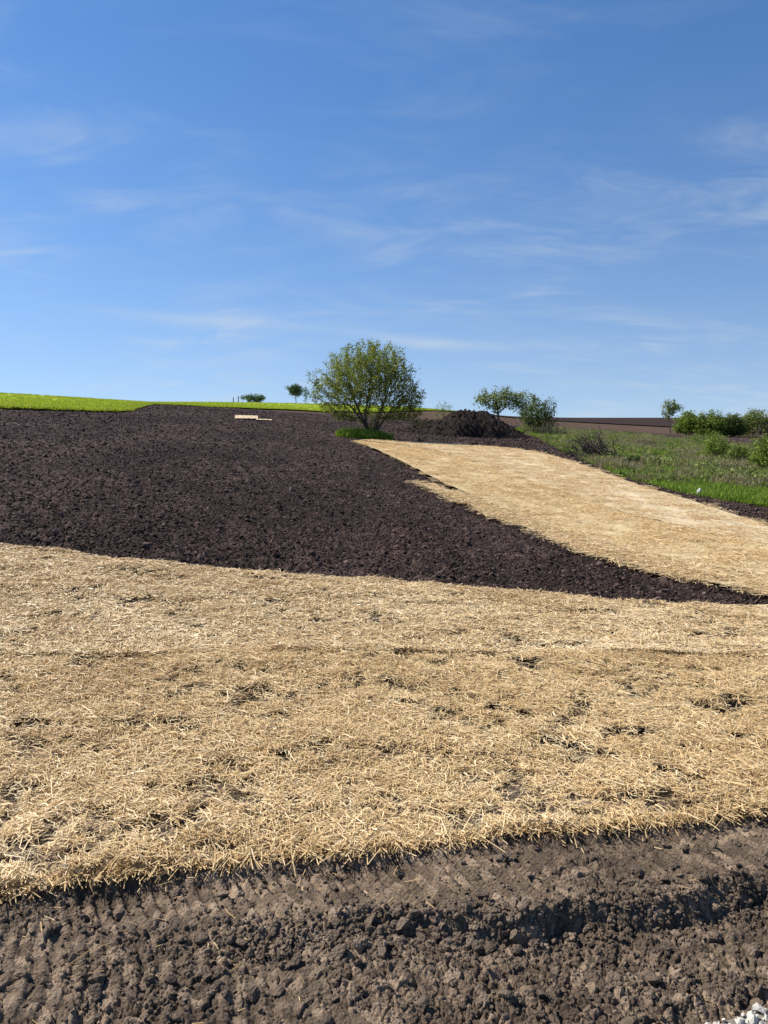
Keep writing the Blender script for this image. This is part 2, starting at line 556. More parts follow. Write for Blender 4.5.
def scatter(name, pts, rots, scales, coll, parent=None):
    me = bpy.data.meshes.new(name)
    pts = np.ascontiguousarray(pts, np.float32)
    me.vertices.add(len(pts)); me.vertices.foreach_set('co', pts.ravel())
    a = me.attributes.new('rot', 'FLOAT_VECTOR', 'POINT'); a.data.foreach_set('vector', np.ascontiguousarray(rots, np.float32).ravel())
    a = me.attributes.new('scl', 'FLOAT_VECTOR', 'POINT'); a.data.foreach_set('vector', np.ascontiguousarray(scales, np.float32).ravel())
    o = bpy.data.objects.new(name, me); COL.objects.link(o)
    ng = bpy.data.node_groups.new(name + '_scatter', 'GeometryNodeTree')
    ng.interface.new_socket('Geometry', in_out='INPUT', socket_type='NodeSocketGeometry')
    ng.interface.new_socket('Geometry', in_out='OUTPUT', socket_type='NodeSocketGeometry')
    N, L = ng.nodes, ng.links
    gi = N.new('NodeGroupInput'); go = N.new('NodeGroupOutput')
    ci = N.new('GeometryNodeCollectionInfo'); ci.inputs['Collection'].default_value = coll
    ci.inputs['Separate Children'].default_value = True; ci.inputs['Reset Children'].default_value = True
    ip = N.new('GeometryNodeInstanceOnPoints'); ip.inputs['Pick Instance'].default_value = True
    rv = N.new('FunctionNodeRandomValue'); rv.data_type = 'INT'
    [s for s in rv.inputs if s.name == 'Max' and s.type == 'INT'][0].default_value = len(coll.objects) - 1
    [s for s in rv.inputs if s.name == 'Min' and s.type == 'INT'][0].default_value = 0
    ra = N.new('GeometryNodeInputNamedAttribute'); ra.data_type = 'FLOAT_VECTOR'; ra.inputs['Name'].default_value = 'rot'
    sa = N.new('GeometryNodeInputNamedAttribute'); sa.data_type = 'FLOAT_VECTOR'; sa.inputs['Name'].default_value = 'scl'
    er = N.new('FunctionNodeEulerToRotation')
    L.new(gi.outputs[0], ip.inputs['Points']); L.new(ci.outputs[0], ip.inputs['Instance'])
    L.new([s for s in rv.outputs if s.type == 'INT'][0], ip.inputs['Instance Index'])
    L.new([s for s in ra.outputs if s.enabled][0], er.inputs[0]); L.new(er.outputs[0], ip.inputs['Rotation'])
    L.new([s for s in sa.outputs if s.enabled][0], ip.inputs['Scale'])
    L.new(ip.outputs[0], go.inputs[0])
    md = o.modifiers.new('scatter', 'NODES'); md.node_group = ng
    if parent:
        o.parent = parent
    o['kind'] = 'stuff'
    return o


def uni(a, b, n):
    return rng.uniform(a, b, n)


def rand_rot(n, tilt):
    return np.stack([rng.normal(0, tilt, n), rng.normal(0, tilt, n), uni(0, 6.2832, n)], 1)


# ------------------------------------------------------------------ boundaries seen in the photograph, laid on the land
def lay(pix):
    return np.array([ground_at(*p) for p in pix])


EDGE = lay([(-260, 935), (-120, 917), (0, 899), (45, 886), (85, 881), (170, 870), (250, 862), (330, 855), (400, 849), (470, 841), (520, 832), (560, 833), (600, 829), (700, 822), (768, 812), (900, 796), (1050, 780)])
SEAM = lay([(-300, 652), (-100, 655), (0, 657), (150, 656), (384, 653), (560, 656), (768, 656), (900, 656), (1100, 655)])
TOP = lay([(-300, 512), (-120, 530), (0, 546), (60, 552), (130, 562), (200, 567), (270, 574), (384, 581), (470, 590), (560, 597), (660, 604), (768, 608), (900, 612), (1100, 614)])
STEP = lay([(-120, 935), (0, 930), (120, 925), (250, 921), (389, 911), (470, 902), (530, 899), (600, 891), (680, 884), (768, 872), (900, 850)])
ROADL = lay([(560, 1066), (650, 1039), (697, 1019), (725, 1006), (768, 998), (860, 972)])


def y_of_u(poly, u):
    uu = poly[:, 0] / poly[:, 1]
    o = np.argsort(uu)
    return np.exp(np.interp(u, uu[o], np.log(poly[o, 1])))


# ------------------------------------------------------------------ ground sheets
def fan(name, u0, u1, y0, y1, nu, nv, mat, zf, tf=None):
    u = np.linspace(u0, u1, nu) if np.isscalar(u0) else u0
    nu = len(u)
    ly = np.linspace(math.log(y0), math.log(y1), nv)
    U, LY = np.meshgrid(u, ly)
    Y = np.exp(LY); X = U * Y
    Z = zf(X, Y, U)
    return mesh_np(name, np.stack([X, Y, Z], -1).reshape(-1, 3), grid_faces(nu, nv), mat, attrs={'tone': tf(X, Y).ravel()} if tf else None)


ground = struct(fan('ground', -1.3, 1.3, 1.2, 2500, 170, 150, M['ground'],
                    lambda X, Y, U: H(X, Y) - 0.12 - 0.10*sstep(1.0, 2.0, 3.5 - Y)))

# bare trampled soil at the roadside


def near_z(X, Y, U, detail=True):
    ye = y_of_u(EDGE, U); ys = y_of_u(STEP, U)
    out_ = sstep(-0.02, 0.07, ye + 0.03*(fbm(X*9, Y*9, 2, 3)-0.5) - Y)              # 1 in front of the blanket
    yr = np.interp(X, ROADL[:, 0], ROADL[:, 1])
    z = H(X, Y) - 0.008 - 0.028*out_
    w = 0.02*(fbm(X*5, Y*5, 3, 8)-0.5)*2
    bank = np.interp(U, [-0.6, -0.25, -0.05, 0.12, 0.25, 0.6], [0.012, 0.022, 0.030, 0.062, 0.088, 0.08])
    wob = 0.10*(fbm(X*4.5, Y*4.5, 3, 21)-0.5)*2
    z = z - bank*sstep(-0.02, 0.085, ys + wob - Y)
    # second low bank nearer the viewer
    y2 = ys - 0.42 - 0.10*np.sin(X*2.1+0.6) + wob
    z = z - 0.025*sstep(0, 0.06, y2 - Y) + 0.022*sstep(0, 0.16, y2 - 0.1 - Y)
    z = z + 0.05*(fbm(X*2.2, Y*2.6, 3, 1)-0.5)*out_
    # tread marks of the machine, bars slanting across the shelf behind the bank
    shelf = sstep(0.0, 0.06, Y - (ys + wob)) * sstep(0.02, 0.09, ye - Y)
    tm = shelf * sstep(0.44, 0.54, fbm(X*1.7+2, Y*1.2+4, 2, 14) + np.where(U > 0.02, 0.26, -0.04))
    ph = (X*0.86 + Y*0.52 + 0.05*(fbm(X*3, Y*3, 2, 19)-0.5)) / 0.046
    rib = (np.abs((ph % 1.0) - 0.5)*2)
    tread = (sstep(0.15, 0.75, rib)-0.5)*0.024*tm*(0.55 + 0.45*sstep(0.35, 0.55, fbm(X*8, Y*8, 2, 47)))
    lm = 0.7*sstep(0.52, 0.62, fbm(X*2.0+1, Y*3.0+7, 2, 44)) * (1-shelf) * sstep(-0.05, -0.25, U)
    ph2 = (X*0.97 + Y*0.2 + 0.05*(fbm(X*3, Y*3, 2, 20)-0.5)) / 0.055
    tread = tread + (sstep(0.2, 0.8, np.abs((ph2 % 1.0)-0.5)*2)-0.5)*0.014*lm
    rough = 0.35 + 0.65*sstep(0.36, 0.62, fbm(X*2.6, Y*3.4, 3, 30))
    rough = np.clip(rough + 0.6*sstep(0.0, 0.25, ys - Y)*sstep(0.0, 0.35, U), 0, 1.15)
    rough = rough*(1-0.9*tm)*(1-0.5*lm)
    d = (clods_h(X, Y, 0.085, 60, 0.07, 0.40)*0.030*(0.7+0.3*rough)*(1-0.55*tm)
         + clods_h(X+3, Y, 0.042, 70, 0.16, 0.85)*0.019*rough
         + clods_h(X, Y+5, 0.019, 80, 0.25, 0.9)*0.0085*(0.35+0.65*rough)
         + (fbm(X*48, Y*48, 2, 90)-0.5)*0.004)
    z = z + tread + d*(0.25+0.75*out_)
    z = z - 0.075*sstep(0.03, -0.05, Y - (yr + wob*0.6))                         # dives under the road gravel
    return z


def near_tone(X, Y):
    w = worley((X+3)/0.042 + 0.35*(fbm((X+3)/0.042*0.9, Y/0.042*0.9, 2, 75)-0.5)*2, Y/0.042 + 0.35*(fbm((X+3)/0.042*0.9+31, Y/0.042*0.9, 2, 76)-0.5)*2, 70)
    return np.clip(0.5 + 0.75*(w[2]-0.5) + 0.8*(fbm(X*2.0, Y*2.6, 3, 41)-0.5) + 0.25*(fbm(X*30, Y*30, 2, 42)-0.5), 0, 1)


bare_soil = struct(fan('bare_soil', np.concatenate([np.linspace(-1.3, -0.67, 90), np.linspace(-0.66, 0.66, 650), np.linspace(0.67, 1.3, 90)]), None, 1.42, 3.6, 0, 480, M['soil_near'], near_z, near_tone))
soil_bed = struct(fan('soil_bed', -1.3, 1.3, 3.55, 10.5, 300, 170, M['soil_bed'],
                      lambda X, Y, U: H(X, Y) - 0.028 + 0.030*(fbm(X*6, Y*6, 4, 2)-0.5) - 0.05*sstep(0.2, 0.6, Y - y_of_u(TOP, U))))

def pinpoly(x, y, poly):
    r = np.zeros(len(x), bool); j = len(poly) - 1
    for i in range(len(poly)):
        xi, yi = poly[i]; xj, yj = poly[j]
        c = ((yi > y) != (yj > y)) & (x < (xj - xi)*(y - yi)/(yj - yi + 1e-12) + xi)
        r ^= c; j = i
    return r


CHANNEL = np.concatenate([lay([(360, 443.2), (425, 476), (418, 484), (447, 496), (500, 518.5), (600, 558), (680, 579), (768, 596), (980, 625)]),
                          lay([(980, 582), (860, 558), (768, 532), (680, 502), (605, 477), (545, 456.5), (490, 449), (400, 443.5)])])
TRACK = lay([(384, 470), (372, 500), (362, 530), (352, 560), (345, 585)])


def tilled_z(X, Y, U):
    top = y_of_u(TOP, U)
    d = (clods_h(X, Y, 0.11, 101, 0.22, 0.8)*0.040*sstep(2, 20, Y+8) + clods_h(X, Y, 0.055, 111, 0.25, 0.9)*0.045*sstep(34, 14, Y)
         + clods_h(X, Y, 0.3, 115, 0.3, 0.8)*0.06*sstep(18, 45, Y) + (fbm(X*2.2, Y*2.2, 3, 120)-0.5)*0.05 + (fbm(X*0.35, Y*0.35, 2, 125)-0.5)*0.12)
    tx = np.interp(Y, TRACK[::-1, 1], TRACK[::-1, 0])
    k = np.exp(-((X-tx)/0.25)**2) + np.exp(-((X-tx-1.7-0.02*Y)/0.25)**2)
    d = d*(1-0.6*np.clip(k, 0, 1)) - 0.02*np.clip(k, 0, 1)
    z = H(X, Y) - 0.035 + d*0.9
    z = z - 0.05*pinpoly(X.ravel(), Y.ravel(), CHANNEL).reshape(X.shape)     # the channel floor lies a little lower
    return z - 0.045*sstep(0.1, -0.25, Y - top)


def tilled_tone(X, Y):
    sc = np.clip(Y/130, 0.06, 0.6)
    r_ = hash2(np.floor(X/0.11), np.floor(Y/0.16), 3)
    return np.clip(0.5 + 0.9*(fbm(X*0.5, Y*0.22, 4, 141)-0.5) + 0.95*(r_-0.5) + 0.6*(fbm(X*2.5, Y*1.2, 3, 143)-0.5), 0, 1)


tilled_soil = struct(fan('tilled_soil', -0.92, 0.78, 5.9, 110, 640, 420, M['soil_tilled'], tilled_z, tilled_tone))

# gravel road the camera stands on, a corner of it in view
rx = np.linspace(-14, 14, 141)
ry = np.interp(rx, ROADL[:, 0], ROADL[:, 1], left=float(ROADL[0, 1]) - 0.3)
ry = np.where(rx > ROADL[-1, 0], ROADL[-1, 1] + (rx - ROADL[-1, 0])*0.25, ry) + 0.01 + 0.03*(fbm(rx*9, rx*0, 3, 4)-0.5)
rows = []
for k in range(40):
    t = k/39
    Yr = -8*(1-t)**2 + ry*(1-(1-t)**2)
    rows.append(np.stack([rx, Yr, -0.062 + 0.012*(fbm(rx*3, Yr*3, 3, 7)-0.5)], -1))
gravel_road = struct(mesh_np('gravel_road', np.concatenate(rows), grid_faces(141, 40), M['gravel']))


def sheet(name, lower, upper, n, m, lift, mat, thick=0.0, rough=0.0, parent=None, sd=0):
    """sheet lying on the land between two lines"""
    def resample(p):
        p = np.asarray(p, float)
        q = np.stack([p[:, 0]/p[:, 1], np.log(p[:, 1])], 1)
        s = np.concatenate([[0], np.cumsum(np.hypot(np.diff(q[:, 0])*2, np.diff(q[:, 1])))])
        t = np.linspace(0, s[-1], n)
        return np.stack([np.interp(t, s, q[:, 0]), np.interp(t, s, q[:, 1])], 1)
    a, b_ = resample(lower), resample(upper)
    t = np.linspace(0, 1, m)[:, None, None]
    q = a[None]*(1-t) + b_[None]*t
    Y = np.exp(q[..., 1]); X = q[..., 0]*Y
    Z = H(X, Y) + lift
    if rough:
        Z = Z + rough*(fbm(X*2.5, Y*2.5, 4, sd)-0.5)
    return mesh_np(name, np.stack([X, Y, Z], -1).reshape(-1, 3), grid_faces(n, m), mat, parent, attrs={'across': np.broadcast_to(np.linspace(0, 1, m)[:, None], (m, n)).ravel(), 'along': np.broadcast_to(np.linspace(0, 1, n)[None], (m, n)).ravel()}), np.stack([X, Y, Z], -1)


# green crop on the rise to the left
crop_near = np.array([(-52, 40)] + [ground_at(*p) for p in [(-80, 404.5), (0, 409), (60, 410.8), (110, 412.4), (128, 411.8)]]
                     + [(-0.31*84, 84), (-0.26*100, 100), (-0.2*118, 118), (-0.12*125, 125), (-0.075*122, 122), (-0.03*128, 128), (0.02*150, 150), (0.06*175, 175), (0.10*210, 210)])
crop_far = np.array([(-1.25*420, 420), (-0.6*430, 430), (-0.3*440, 440), (-0.1*450, 450), (0.12*450, 450)])
green_field, CF = sheet('green_field', crop_near, crop_far, 300, 100, 0.10, M['crop_floor'], rough=0.05)
struct(green_field)
# dark ploughed field on the far rise to the right
far_field, _ = sheet('far_field', np.array([(0.06*190, 190), (0.25*185, 185), (0.40*165, 165), (0.55*175, 175), (1.1*200, 200)]),
                     np.array([(0.0, 900), (0.3*900, 900), (0.6*900, 900), (1.25*900, 900)]), 160, 60, 0.10, M['far_soil'])
struct(far_field)
# weedy strip beyond the straw-lined channel
weed_low = lay([(517, 430), (545, 441), (575, 457), (610, 471), (640, 482), (700, 497), (768, 507), (860, 520), (960, 534)])
weed_up = np.array([(0.19*105, 105), (0.25*100, 100), (0.33*95, 95), (0.43*88, 88), (0.52*82, 82), (0.7*70, 70), (0.95*55, 55)])
weed_strip, WS = sheet('weed_strip', weed_low, weed_up, 200, 120, 0.035, M['grass_floor'], rough=0.16, sd=4)
struct(weed_strip)


# ------------------------------------------------------------------ straw
def strands(n, X, Y, Z, L, W, zspread, tone, tilt=0.12, az=None, curve=0.08, seg=2):
    """ribbons of straw: three cross sections each"""
    a = uni(0, 6.2832, n) if az is None else az
    el = rng.normal(0, tilt, n)
    D = np.stack([np.cos(a)*np.cos(el), np.sin(a)*np.cos(el), np.sin(el)], 1)
    S = np.stack([-np.sin(a), np.cos(a), rng.normal(0, 0.5, n)], 1)
    S /= np.linalg.norm(S, axis=1)[:, None]
    C = np.stack([X, Y, Z], 1)
    bend = (rng.normal(0, curve, n)*L)[:, None]*S + np.stack([np.zeros(n), np.zeros(n), np.abs(rng.normal(0, curve*0.4, n))*L], 1)
    hw = (W*0.5)[:, None]*S
    if seg == 1:
        v = np.empty((n, 4, 3))
        a_, b_ = C - D*(L*0.5)[:, None], C + D*(L*0.5)[:, None]
        v[:, 0], v[:, 1], v[:, 2], v[:, 3] = a_ - hw, a_ + hw, b_ + hw, b_ - hw
        return v.reshape(-1, 3), np.arange(n*4).reshape(n, 4), np.repeat(tone, 4)
    v = np.empty((n, 6, 3))
    for k, t in enumerate((-0.5, 0.0, 0.5)):
        c = C + D*(L*t)[:, None] + (bend if k == 1 else 0)
        v[:, 2*k] = c - hw; v[:, 2*k+1] = c + hw
    base = (np.arange(n)*6)[:, None]
    f = np.concatenate([base + np.array([[0, 1, 3, 2]]), base + np.array([[2, 3, 5, 4]])], 0)
    return v.reshape(-1, 3), f, np.repeat(tone, 6)


def blanket_strands(low, up, n, L0, W0, holes, thick, u0, u1, sd, bright=0.0, lip=0.0, seg=2):
    """random strands between two lines, thinned out in patches"""
    u = uni(u0, u1, n*3)
    yl = y_of_u(low, u); yu = y_of_u(up, u)
    # uniform in area
    wgt = (yu**2 - yl**2); keep = rng.random(len(u)) < wgt/wgt.max()
    u, yl, yu = u[keep], yl[keep], yu[keep]
    y = np.sqrt(yl**2 + rng.random(len(u))*(yu**2 - yl**2))
    x = u*y
    nz = fbm(x*3.1, y*4.3, 3, sd)*0.5 + fbm(x*13, y*17, 2, sd+5)*0.5
    p = np.clip((nz - holes)/0.09, 0.12, 1.0)
    keep = rng.random(len(u)) < p
    x, y, nz, yl, yu = x[keep][:n], y[keep][:n], nz[keep][:n], yl[keep][:n], yu[keep][:n]
    m = len(x)
    L = L0*np.exp(rng.normal(-0.1, 0.45, m)); W = W0*np.exp(rng.normal(0, 0.3, m))
    L = np.minimum(L, 0.25)
    puff = sstep(0.42, 0.7, fbm(x*1.7, y*2.2, 3, sd+9))*thick*1.2
    z = H(x, y) + 0.004 + rng.random(m)**1.3*thick + puff + lip*np.exp(-(y - yl)/0.35)
    tone = np.clip(0.52 + bright + rng.normal(0, 0.23, m) + 0.45*(fbm(x*1.3, y*1.7, 3, sd+2)-0.5), 0, 1)
    return strands(m, x, y, z, L, W, thick, tone, 0.17, seg=seg)


def blanket(label, parts, cat='straw blanket', group='straw erosion blankets'):
    xs = np.concatenate([p[0][:, :2] for p in parts])
    c = xs.mean(0)
    return None


def make_blanket(label, v, f, tone, mat, name='straw_blanket', parent_lines=None):
    o = mesh_np(name, v, f, mat, None, False, {'tone': tone})
    tag(o, label, 'straw blanket', 'straw erosion blankets')
    return o


EDGE2 = EDGE.copy(); EDGE2[:, 1] += 0.02
SEAM2 = SEAM.copy(); SEAM2 *= 1.004
v, f, t = blanket_strands(EDGE2, SEAM2, 180000, 0.050, 0.0030, 0.375, 0.024, -0.68, 0.68, 200, 0.09)
# loose fringe along the front edge, hanging over the soil
nf = 5200
u = uni(-1.2, 1.2, nf); y = y_of_u(EDGE2, u) - np.abs(rng.normal(0, 0.022, nf)) + 0.012; x = u*y
v2, f2, t2 = strands(nf, x, y, H(x, y) + 0.010 + rng.normal(0, 0.008, nf), 0.085*np.exp(rng.normal(-0.1, 0.4, nf)), np.full(nf, 0.0034), 0, np.clip(rng.normal(0.5, 0.2, nf), 0, 1), 0.3, uni(0.4, 2.74, nf)*1.0)
near_roll = make_blanket('golden straw blanket nearest the viewer, its frayed front edge on the trampled soil',
             np.concatenate([v, v2]), np.concatenate([f, f2 + len(v)]), np.concatenate([t, t2]), M['straw_a'])
v, f, t = blanket_strands(SEAM * 0.994, TOP, 205000, 0.054, 0.0048, 0.34, 0.020, -0.70, 0.70, 300, 0.13, 0.020, 1)
# raised lip of the seam
nl = 2600
u = uni(-0.8, 0.8, nl); y = y_of_u(SEAM, u) + rng.normal(0, 0.022, nl); x = u*y
lipm = 0.006 + 0.022*sstep(0.4, 0.6, fbm(x*0.9, y*0 + 3.0, 2, 77))
v2, f2, t2 = strands(nl, x, y, H(x, y) + 0.018 + rng.random(nl)*lipm, 0.10*np.exp(rng.normal(-0.1, 0.4, nl)), np.full(nl, 0.0045), 0, np.clip(rng.normal(0.5, 0.18, nl), 0, 1), 0.1, rng.normal(0, 0.5, nl))
next_roll = make_blanket('paler straw blanket behind the near one, its far edge along the dark tilled soil',
             np.concatenate([v, v2]), np.concatenate([f, f2 + len(v)]), np.concatenate([t, t2]), M['straw_b'])


def patch_proto(name, n, rad, L0, W0, mat, seed):
    r = rad*np.sqrt(rng.random(n)); a = uni(0, 6.2832, n)
    v, f, t = strands(n, r*np.cos(a), r*np.sin(a), rng.random(n)*0.03, L0*np.exp(rng.normal(0, 0.35, n)), np.full(n, W0), 0, np.clip(rng.normal(0.56, 0.2, n), 0, 1), 0.12)
    return mesh_np(name, v, f, mat, None, False, {'tone': t})


P_A = proto_collection('straw_patches_pale', [patch_proto('straw_patch', 110, 0.30, 0.085, 0.006, M['straw_b'], k) for k in range(4)])
P_G = proto_collection('straw_patches_golden', [patch_proto('straw_patch', 110, 0.30, 0.085, 0.006, M['straw_a'], k) for k in range(4)])


def outer_straw(roll, low, up, n, coll, u_in, u_out, name='straw'):
    """the rolls run on to both sides of the picture"""
    u = uni(u_in, u_out, n)*np.where(rng.random(n) < 0.5, -1, 1)
    yl = y_of_u(low, u) + 0.12; yu = y_of_u(up, u) - 0.12
    y = np.sqrt(yl**2 + rng.random(n)*np.maximum(yu**2 - yl**2, 0)); x = u*y
    sl = np.arctan2(H(x, y+0.2)-H(x, y-0.2), 0.4), np.arctan2(H(x+0.2, y)-H(x-0.2, y), 0.4)
    az_ = uni(0, 6.2832, n)
    scatter(name, np.stack([x, y, H(x, y)+0.004], 1), np.stack([sl[0], -sl[1], np.zeros(n)], 1), np.ones((n, 3)), coll, roll)


P_near = proto_collection('straw_patches_near', [patch_proto('straw_patch', 300, 0.24, 0.050, 0.0031, M['straw_a'], k) for k in range(5)])
P_next = proto_collection('straw_patches_next', [patch_proto('straw_patch', 220, 0.26, 0.054, 0.0048, M['straw_b'], k) for k in range(5)])
outer_straw(near_roll, EDGE2, SEAM2, 700, P_near, 0.66, 1.3)
outer_straw(next_roll, SEAM, TOP, 1200, P_next, 0.68, 1.3)


def channel_blanket(label, low, up, mat, coll, lift, n):
    low, up = lay(low) if not isinstance(low, np.ndarray) else low, lay(up) if not isinstance(up, np.ndarray) else up
    o, g_ = sheet('straw_blanket', low, up, 180, 44, lift, mat, rough=0.05, sd=int(lift*1000))
    tag(o, label, 'straw blanket', 'straw erosion blankets')
    poly = np.concatenate([low, up[::-1]])
    x = uni(poly[:, 0].min(), poly[:, 0].max(), n*6); y = uni(poly[:, 1].min(), poly[:, 1].max(), n*6)
    k = pinpoly(x, y, poly); x, y = x[k][:n], y[k][:n]
    m = len(x)
    scatter('straw', np.stack([x, y, H(x, y) + lift + 0.004], 1), rand_rot(m, 0.04), np.repeat(uni(0.8, 1.2, m), 3).reshape(-1, 3), coll, o)
    return o


S1 = [(447, 487), (500, 510), (560, 536), (620, 553), (700, 569), (768, 581), (860, 598), (980, 618)]
S2 = [(470, 462), (540, 487), (620, 514), (700, 534), (768, 549), (860, 570), (980, 592)]
channel_blanket('straw blanket strip with a squared end beside the tilled soil, nearest strip of the channel',
                [(413, 483.5), (445, 497), (500, 520), (550, 541), (600, 560), (680, 581), (768, 598), (860, 612), (980, 627)],
                [(437, 488), (470, 500.5), (520, 521), (580, 542.5), (640, 558), (700, 569.5), (768, 581.5), (860, 598), (980, 618)], M['mat_b'], P_A, 0.055, 420)
channel_blanket('golden middle straw strip of the channel, widening from the leafy tree',
                [(354, 442), (375, 450), (400, 462), (425, 475)] + S1, [(362, 442.2), (400, 446), (440, 453)] + S2, M['mat_a'], P_G, 0.065, 800)
channel_blanket('pale far straw strip of the channel along the dark soil bank',
                [(364, 441.6), (400, 445.5), (440, 452.6)] + [(p[0], p[1]+0.5) for p in S2],
                [(366, 440.6), (400, 442.5), (450, 444.5), (490, 447.5), (520, 450.5), (545, 455), (575, 464), (605, 475), (640, 488), (680, 500), (720, 513), (768, 530), (860, 556), (980, 580)], M['mat_b'], P_A, 0.075, 900)
# small straw piece lying far out on the tilled soil
low = np.array([ground_at(235, 419.4), ground_at(258, 419.6)]); up = np.array([(low[0, 0]*1.12, low[0, 1]*1.12), (low[1, 0]*1.12, low[1, 1]*1.12)])
o, _ = sheet('straw_mat', low, up, 30, 20, 0.085, M['mat_b'], rough=0.04)
tag(o, 'small pale rectangle of straw matting lying far out on the tilled soil', 'straw mat')
low = np.array([ground_at(256, 420.6), ground_at(272, 421.2)]); up = low*1.035
o, _ = sheet('straw_mat', low, up, 24, 10, 0.075, M['mat_b'], rough=0.04)
tag(o, 'thin sliver of straw beside the small pale straw rectangle', 'straw mat')


# ------------------------------------------------------------------ soil clods
def clod_mesh(name, mat, seed, sub=2, flat=0.65, amp=0.35):
    import bmesh
    r = random.Random(seed)
    bm = bmesh.new(); bmesh.ops.create_icosphere(bm, subdivisions=sub, radius=1.0)
    planes = []
    for _ in range(13):
        d = Vector((r.gauss(0, 1), r.gauss(0, 1), r.gauss(0, 1))).normalized(); planes.append((d, r.uniform(0.45, 0.85)))
    for v_ in bm.verts:
        p = v_.co.copy()
        for d, h in planes:
            k = p.dot(d)
            if k > h:
                p -= d*(k-h)
        p *= 1 + amp*(0.3*math.sin(p.x*5+seed)+0.3*math.sin(p.y*6+seed*2)+0.2*math.sin(p.z*7+seed*3))*0.5
        v_.co = Vector((p.x, p.y*r.uniform(0.97, 1.03)*0.85, p.z*flat))
    me = bpy.data.meshes.new(name); bm.to_mesh(me); bm.free()
    me.materials.append(mat)
    return me


def clod_protos(name, mat, n, sub, seed):
    obs = []
    for k in range(n):
        o = bpy.data.objects.new(name, clod_mesh(name, mat, seed+k, sub)); COL.objects.link(o); obs.append(o)
    return obs


def tilled_h(x, y):
    return tilled_z(x, y, x/y)


near_meshes = [clod_mesh('soil_clod', M['clod_near'], 500+k, 2, 0.62) for k in range(10)]
cnt = 0
while cnt < 270:
    px_, py_ = random.uniform(-60, 830), random.uniform(835, 1060)
    x, y = ground_at(px_, py_)
    on_bank = cnt < 70
    if on_bank:
        x = random.uniform(-0.2, 0.6); y = 2.6
        y = float(y_of_u(STEP, np.array([x/y]))[0]) + random.gauss(-0.06, 0.06); x = x*y/2.6
    u_ = x/y
    if y > float(y_of_u(EDGE, np.array([u_]))[0]) - 0.10 or y < float(np.interp(x, ROADL[:, 0], ROADL[:, 1])) + 0.05 and x > 0.5:
        continue
    dens = float(fbm(np.array([x*2.6]), np.array([y*3.4]), 3, 30)[0])
    if not on_bank and random.random() > (0.25 + 1.6*max(0, dens-0.35)*2 + (0.5 if u_ > 0.0 and py_ > 905 else 0)):
        continue
    s = random.uniform(0.014, 0.031)*(1.4 if random.random() < 0.12 else 1)
    z = float(near_z(np.array([x]), np.array([y]), np.array([u_]))[0])
    o = bpy.data.objects.new('soil_clod', random.choice(near_meshes)); COL.objects.link(o)
    o.parent = bare_soil
    o.location = (x, y, z + s*0.20); o.rotation_euler = (random.gauss(0, 0.35), random.gauss(0, 0.35), random.uniform(0, 6.28))
    o.scale = (s, s*random.uniform(0.8, 1.2), s*random.uniform(0.7, 1.1))
    cnt += 1

C_near = proto_collection('crumbs_near', clod_protos('soil_crumb', M['clod_near'], 6, 1, 20))
n = 34000
u = uni(-1.0, 1.0, n); y = np.sqrt(uni(1.45**2, 3.3**2, n)); x = u*y
dens = fbm(x*2.6, y*3.4, 3, 30)
k = (y < y_of_u(EDGE, u) - 0.01) & ((y < y_of_u(STEP, u)) | (rng.random(n) < 0.35) | (u < 0)) & (y > np.interp(x, ROADL[:, 0], ROADL[:, 1])*(x > 0.5)) & (rng.random(n) < 0.15 + 1.6*np.clip(dens-0.38, 0, 1)*2)
x, y, u = x[k], y[k], u[k]
s = np.clip(0.0066*np.exp(rng.normal(0, 0.45, len(x))), 0.003, 0.018)
scatter('soil_crumbs', np.stack([x, y, near_z(x, y, u) + s*0.2], 1), rand_rot(len(x), 0.5), np.stack([s, s, s], 1), C_near, bare_soil)
# broken crumbs lying on the little bank
n = 2600
u = uni(-0.25, 0.7, n); y = y_of_u(STEP, u) + rng.normal(-0.045, 0.06, n); x = u*y
s = np.clip(0.009*np.exp(rng.normal(0, 0.4, n)), 0.004, 0.02)
scatter('bank_crumbs', np.stack([x, y, near_z(x, y, u) + s*0.2], 1), rand_rot(n, 0.6), np.stack([s, s, s], 1), C_near, bare_soil)
# loose straws dropped on the trampled soil
n = 130
u = uni(-0.7, 0.7, n); ye = y_of_u(EDGE, u); y = ye - np.abs(rng.exponential(0.22, n)) - 0.03; x = u*y
k = y > 1.5
x, y, u = x[k], y[k], u[k]; n = len(x)
v, f, t = strands(n, x, y, near_z(x, y, u) + 0.010, 0.034*np.exp(rng.normal(0, 0.55, n)), np.full(n, 0.0026), 0, np.clip(rng.normal(0.4, 0.25, n), 0, 1), 0.12, None, 0.05)
o = mesh_np('loose_straw', v, f, M['straw_a'], bare_soil, False, {'tone': t}); o['kind'] = 'stuff'

C_till = proto_collection('clods_tilled', clod_protos('soil_crumb', M['clod_tilled'], 6, 1, 40))
n = 210000
u = uni(-0.75, 0.66, n); y = np.exp(uni(math.log(6.3), math.log(100), n)); x = u*y
k = (y > y_of_u(TOP, u) - 0.02)
x, y = x[k], y[k]
s = np.clip(0.0150*np.exp(rng.normal(0, 0.45, len(x)))*(0.7 + y/24), 0.006, 0.12)
swale = pinpoly(x, y, np.concatenate([lay([(354, 442), (425, 477), (413, 483.5), (445, 497), (500, 520), (600, 560), (680, 581), (768, 598), (980, 627)]),
                                      lay([(980, 580), (860, 556), (768, 530), (680, 500), (605, 475), (545, 455), (490, 447.5), (400, 442.5)])]))
x, y, s = x[~swale], y[~swale], s[~swale]
scatter('soil_crumbs', np.stack([x, y, tilled_h(x, y) + s*0.15], 1), rand_rot(len(x), 0.5), np.stack([s, s, s*0.85], 1), C_till, tilled_soil)
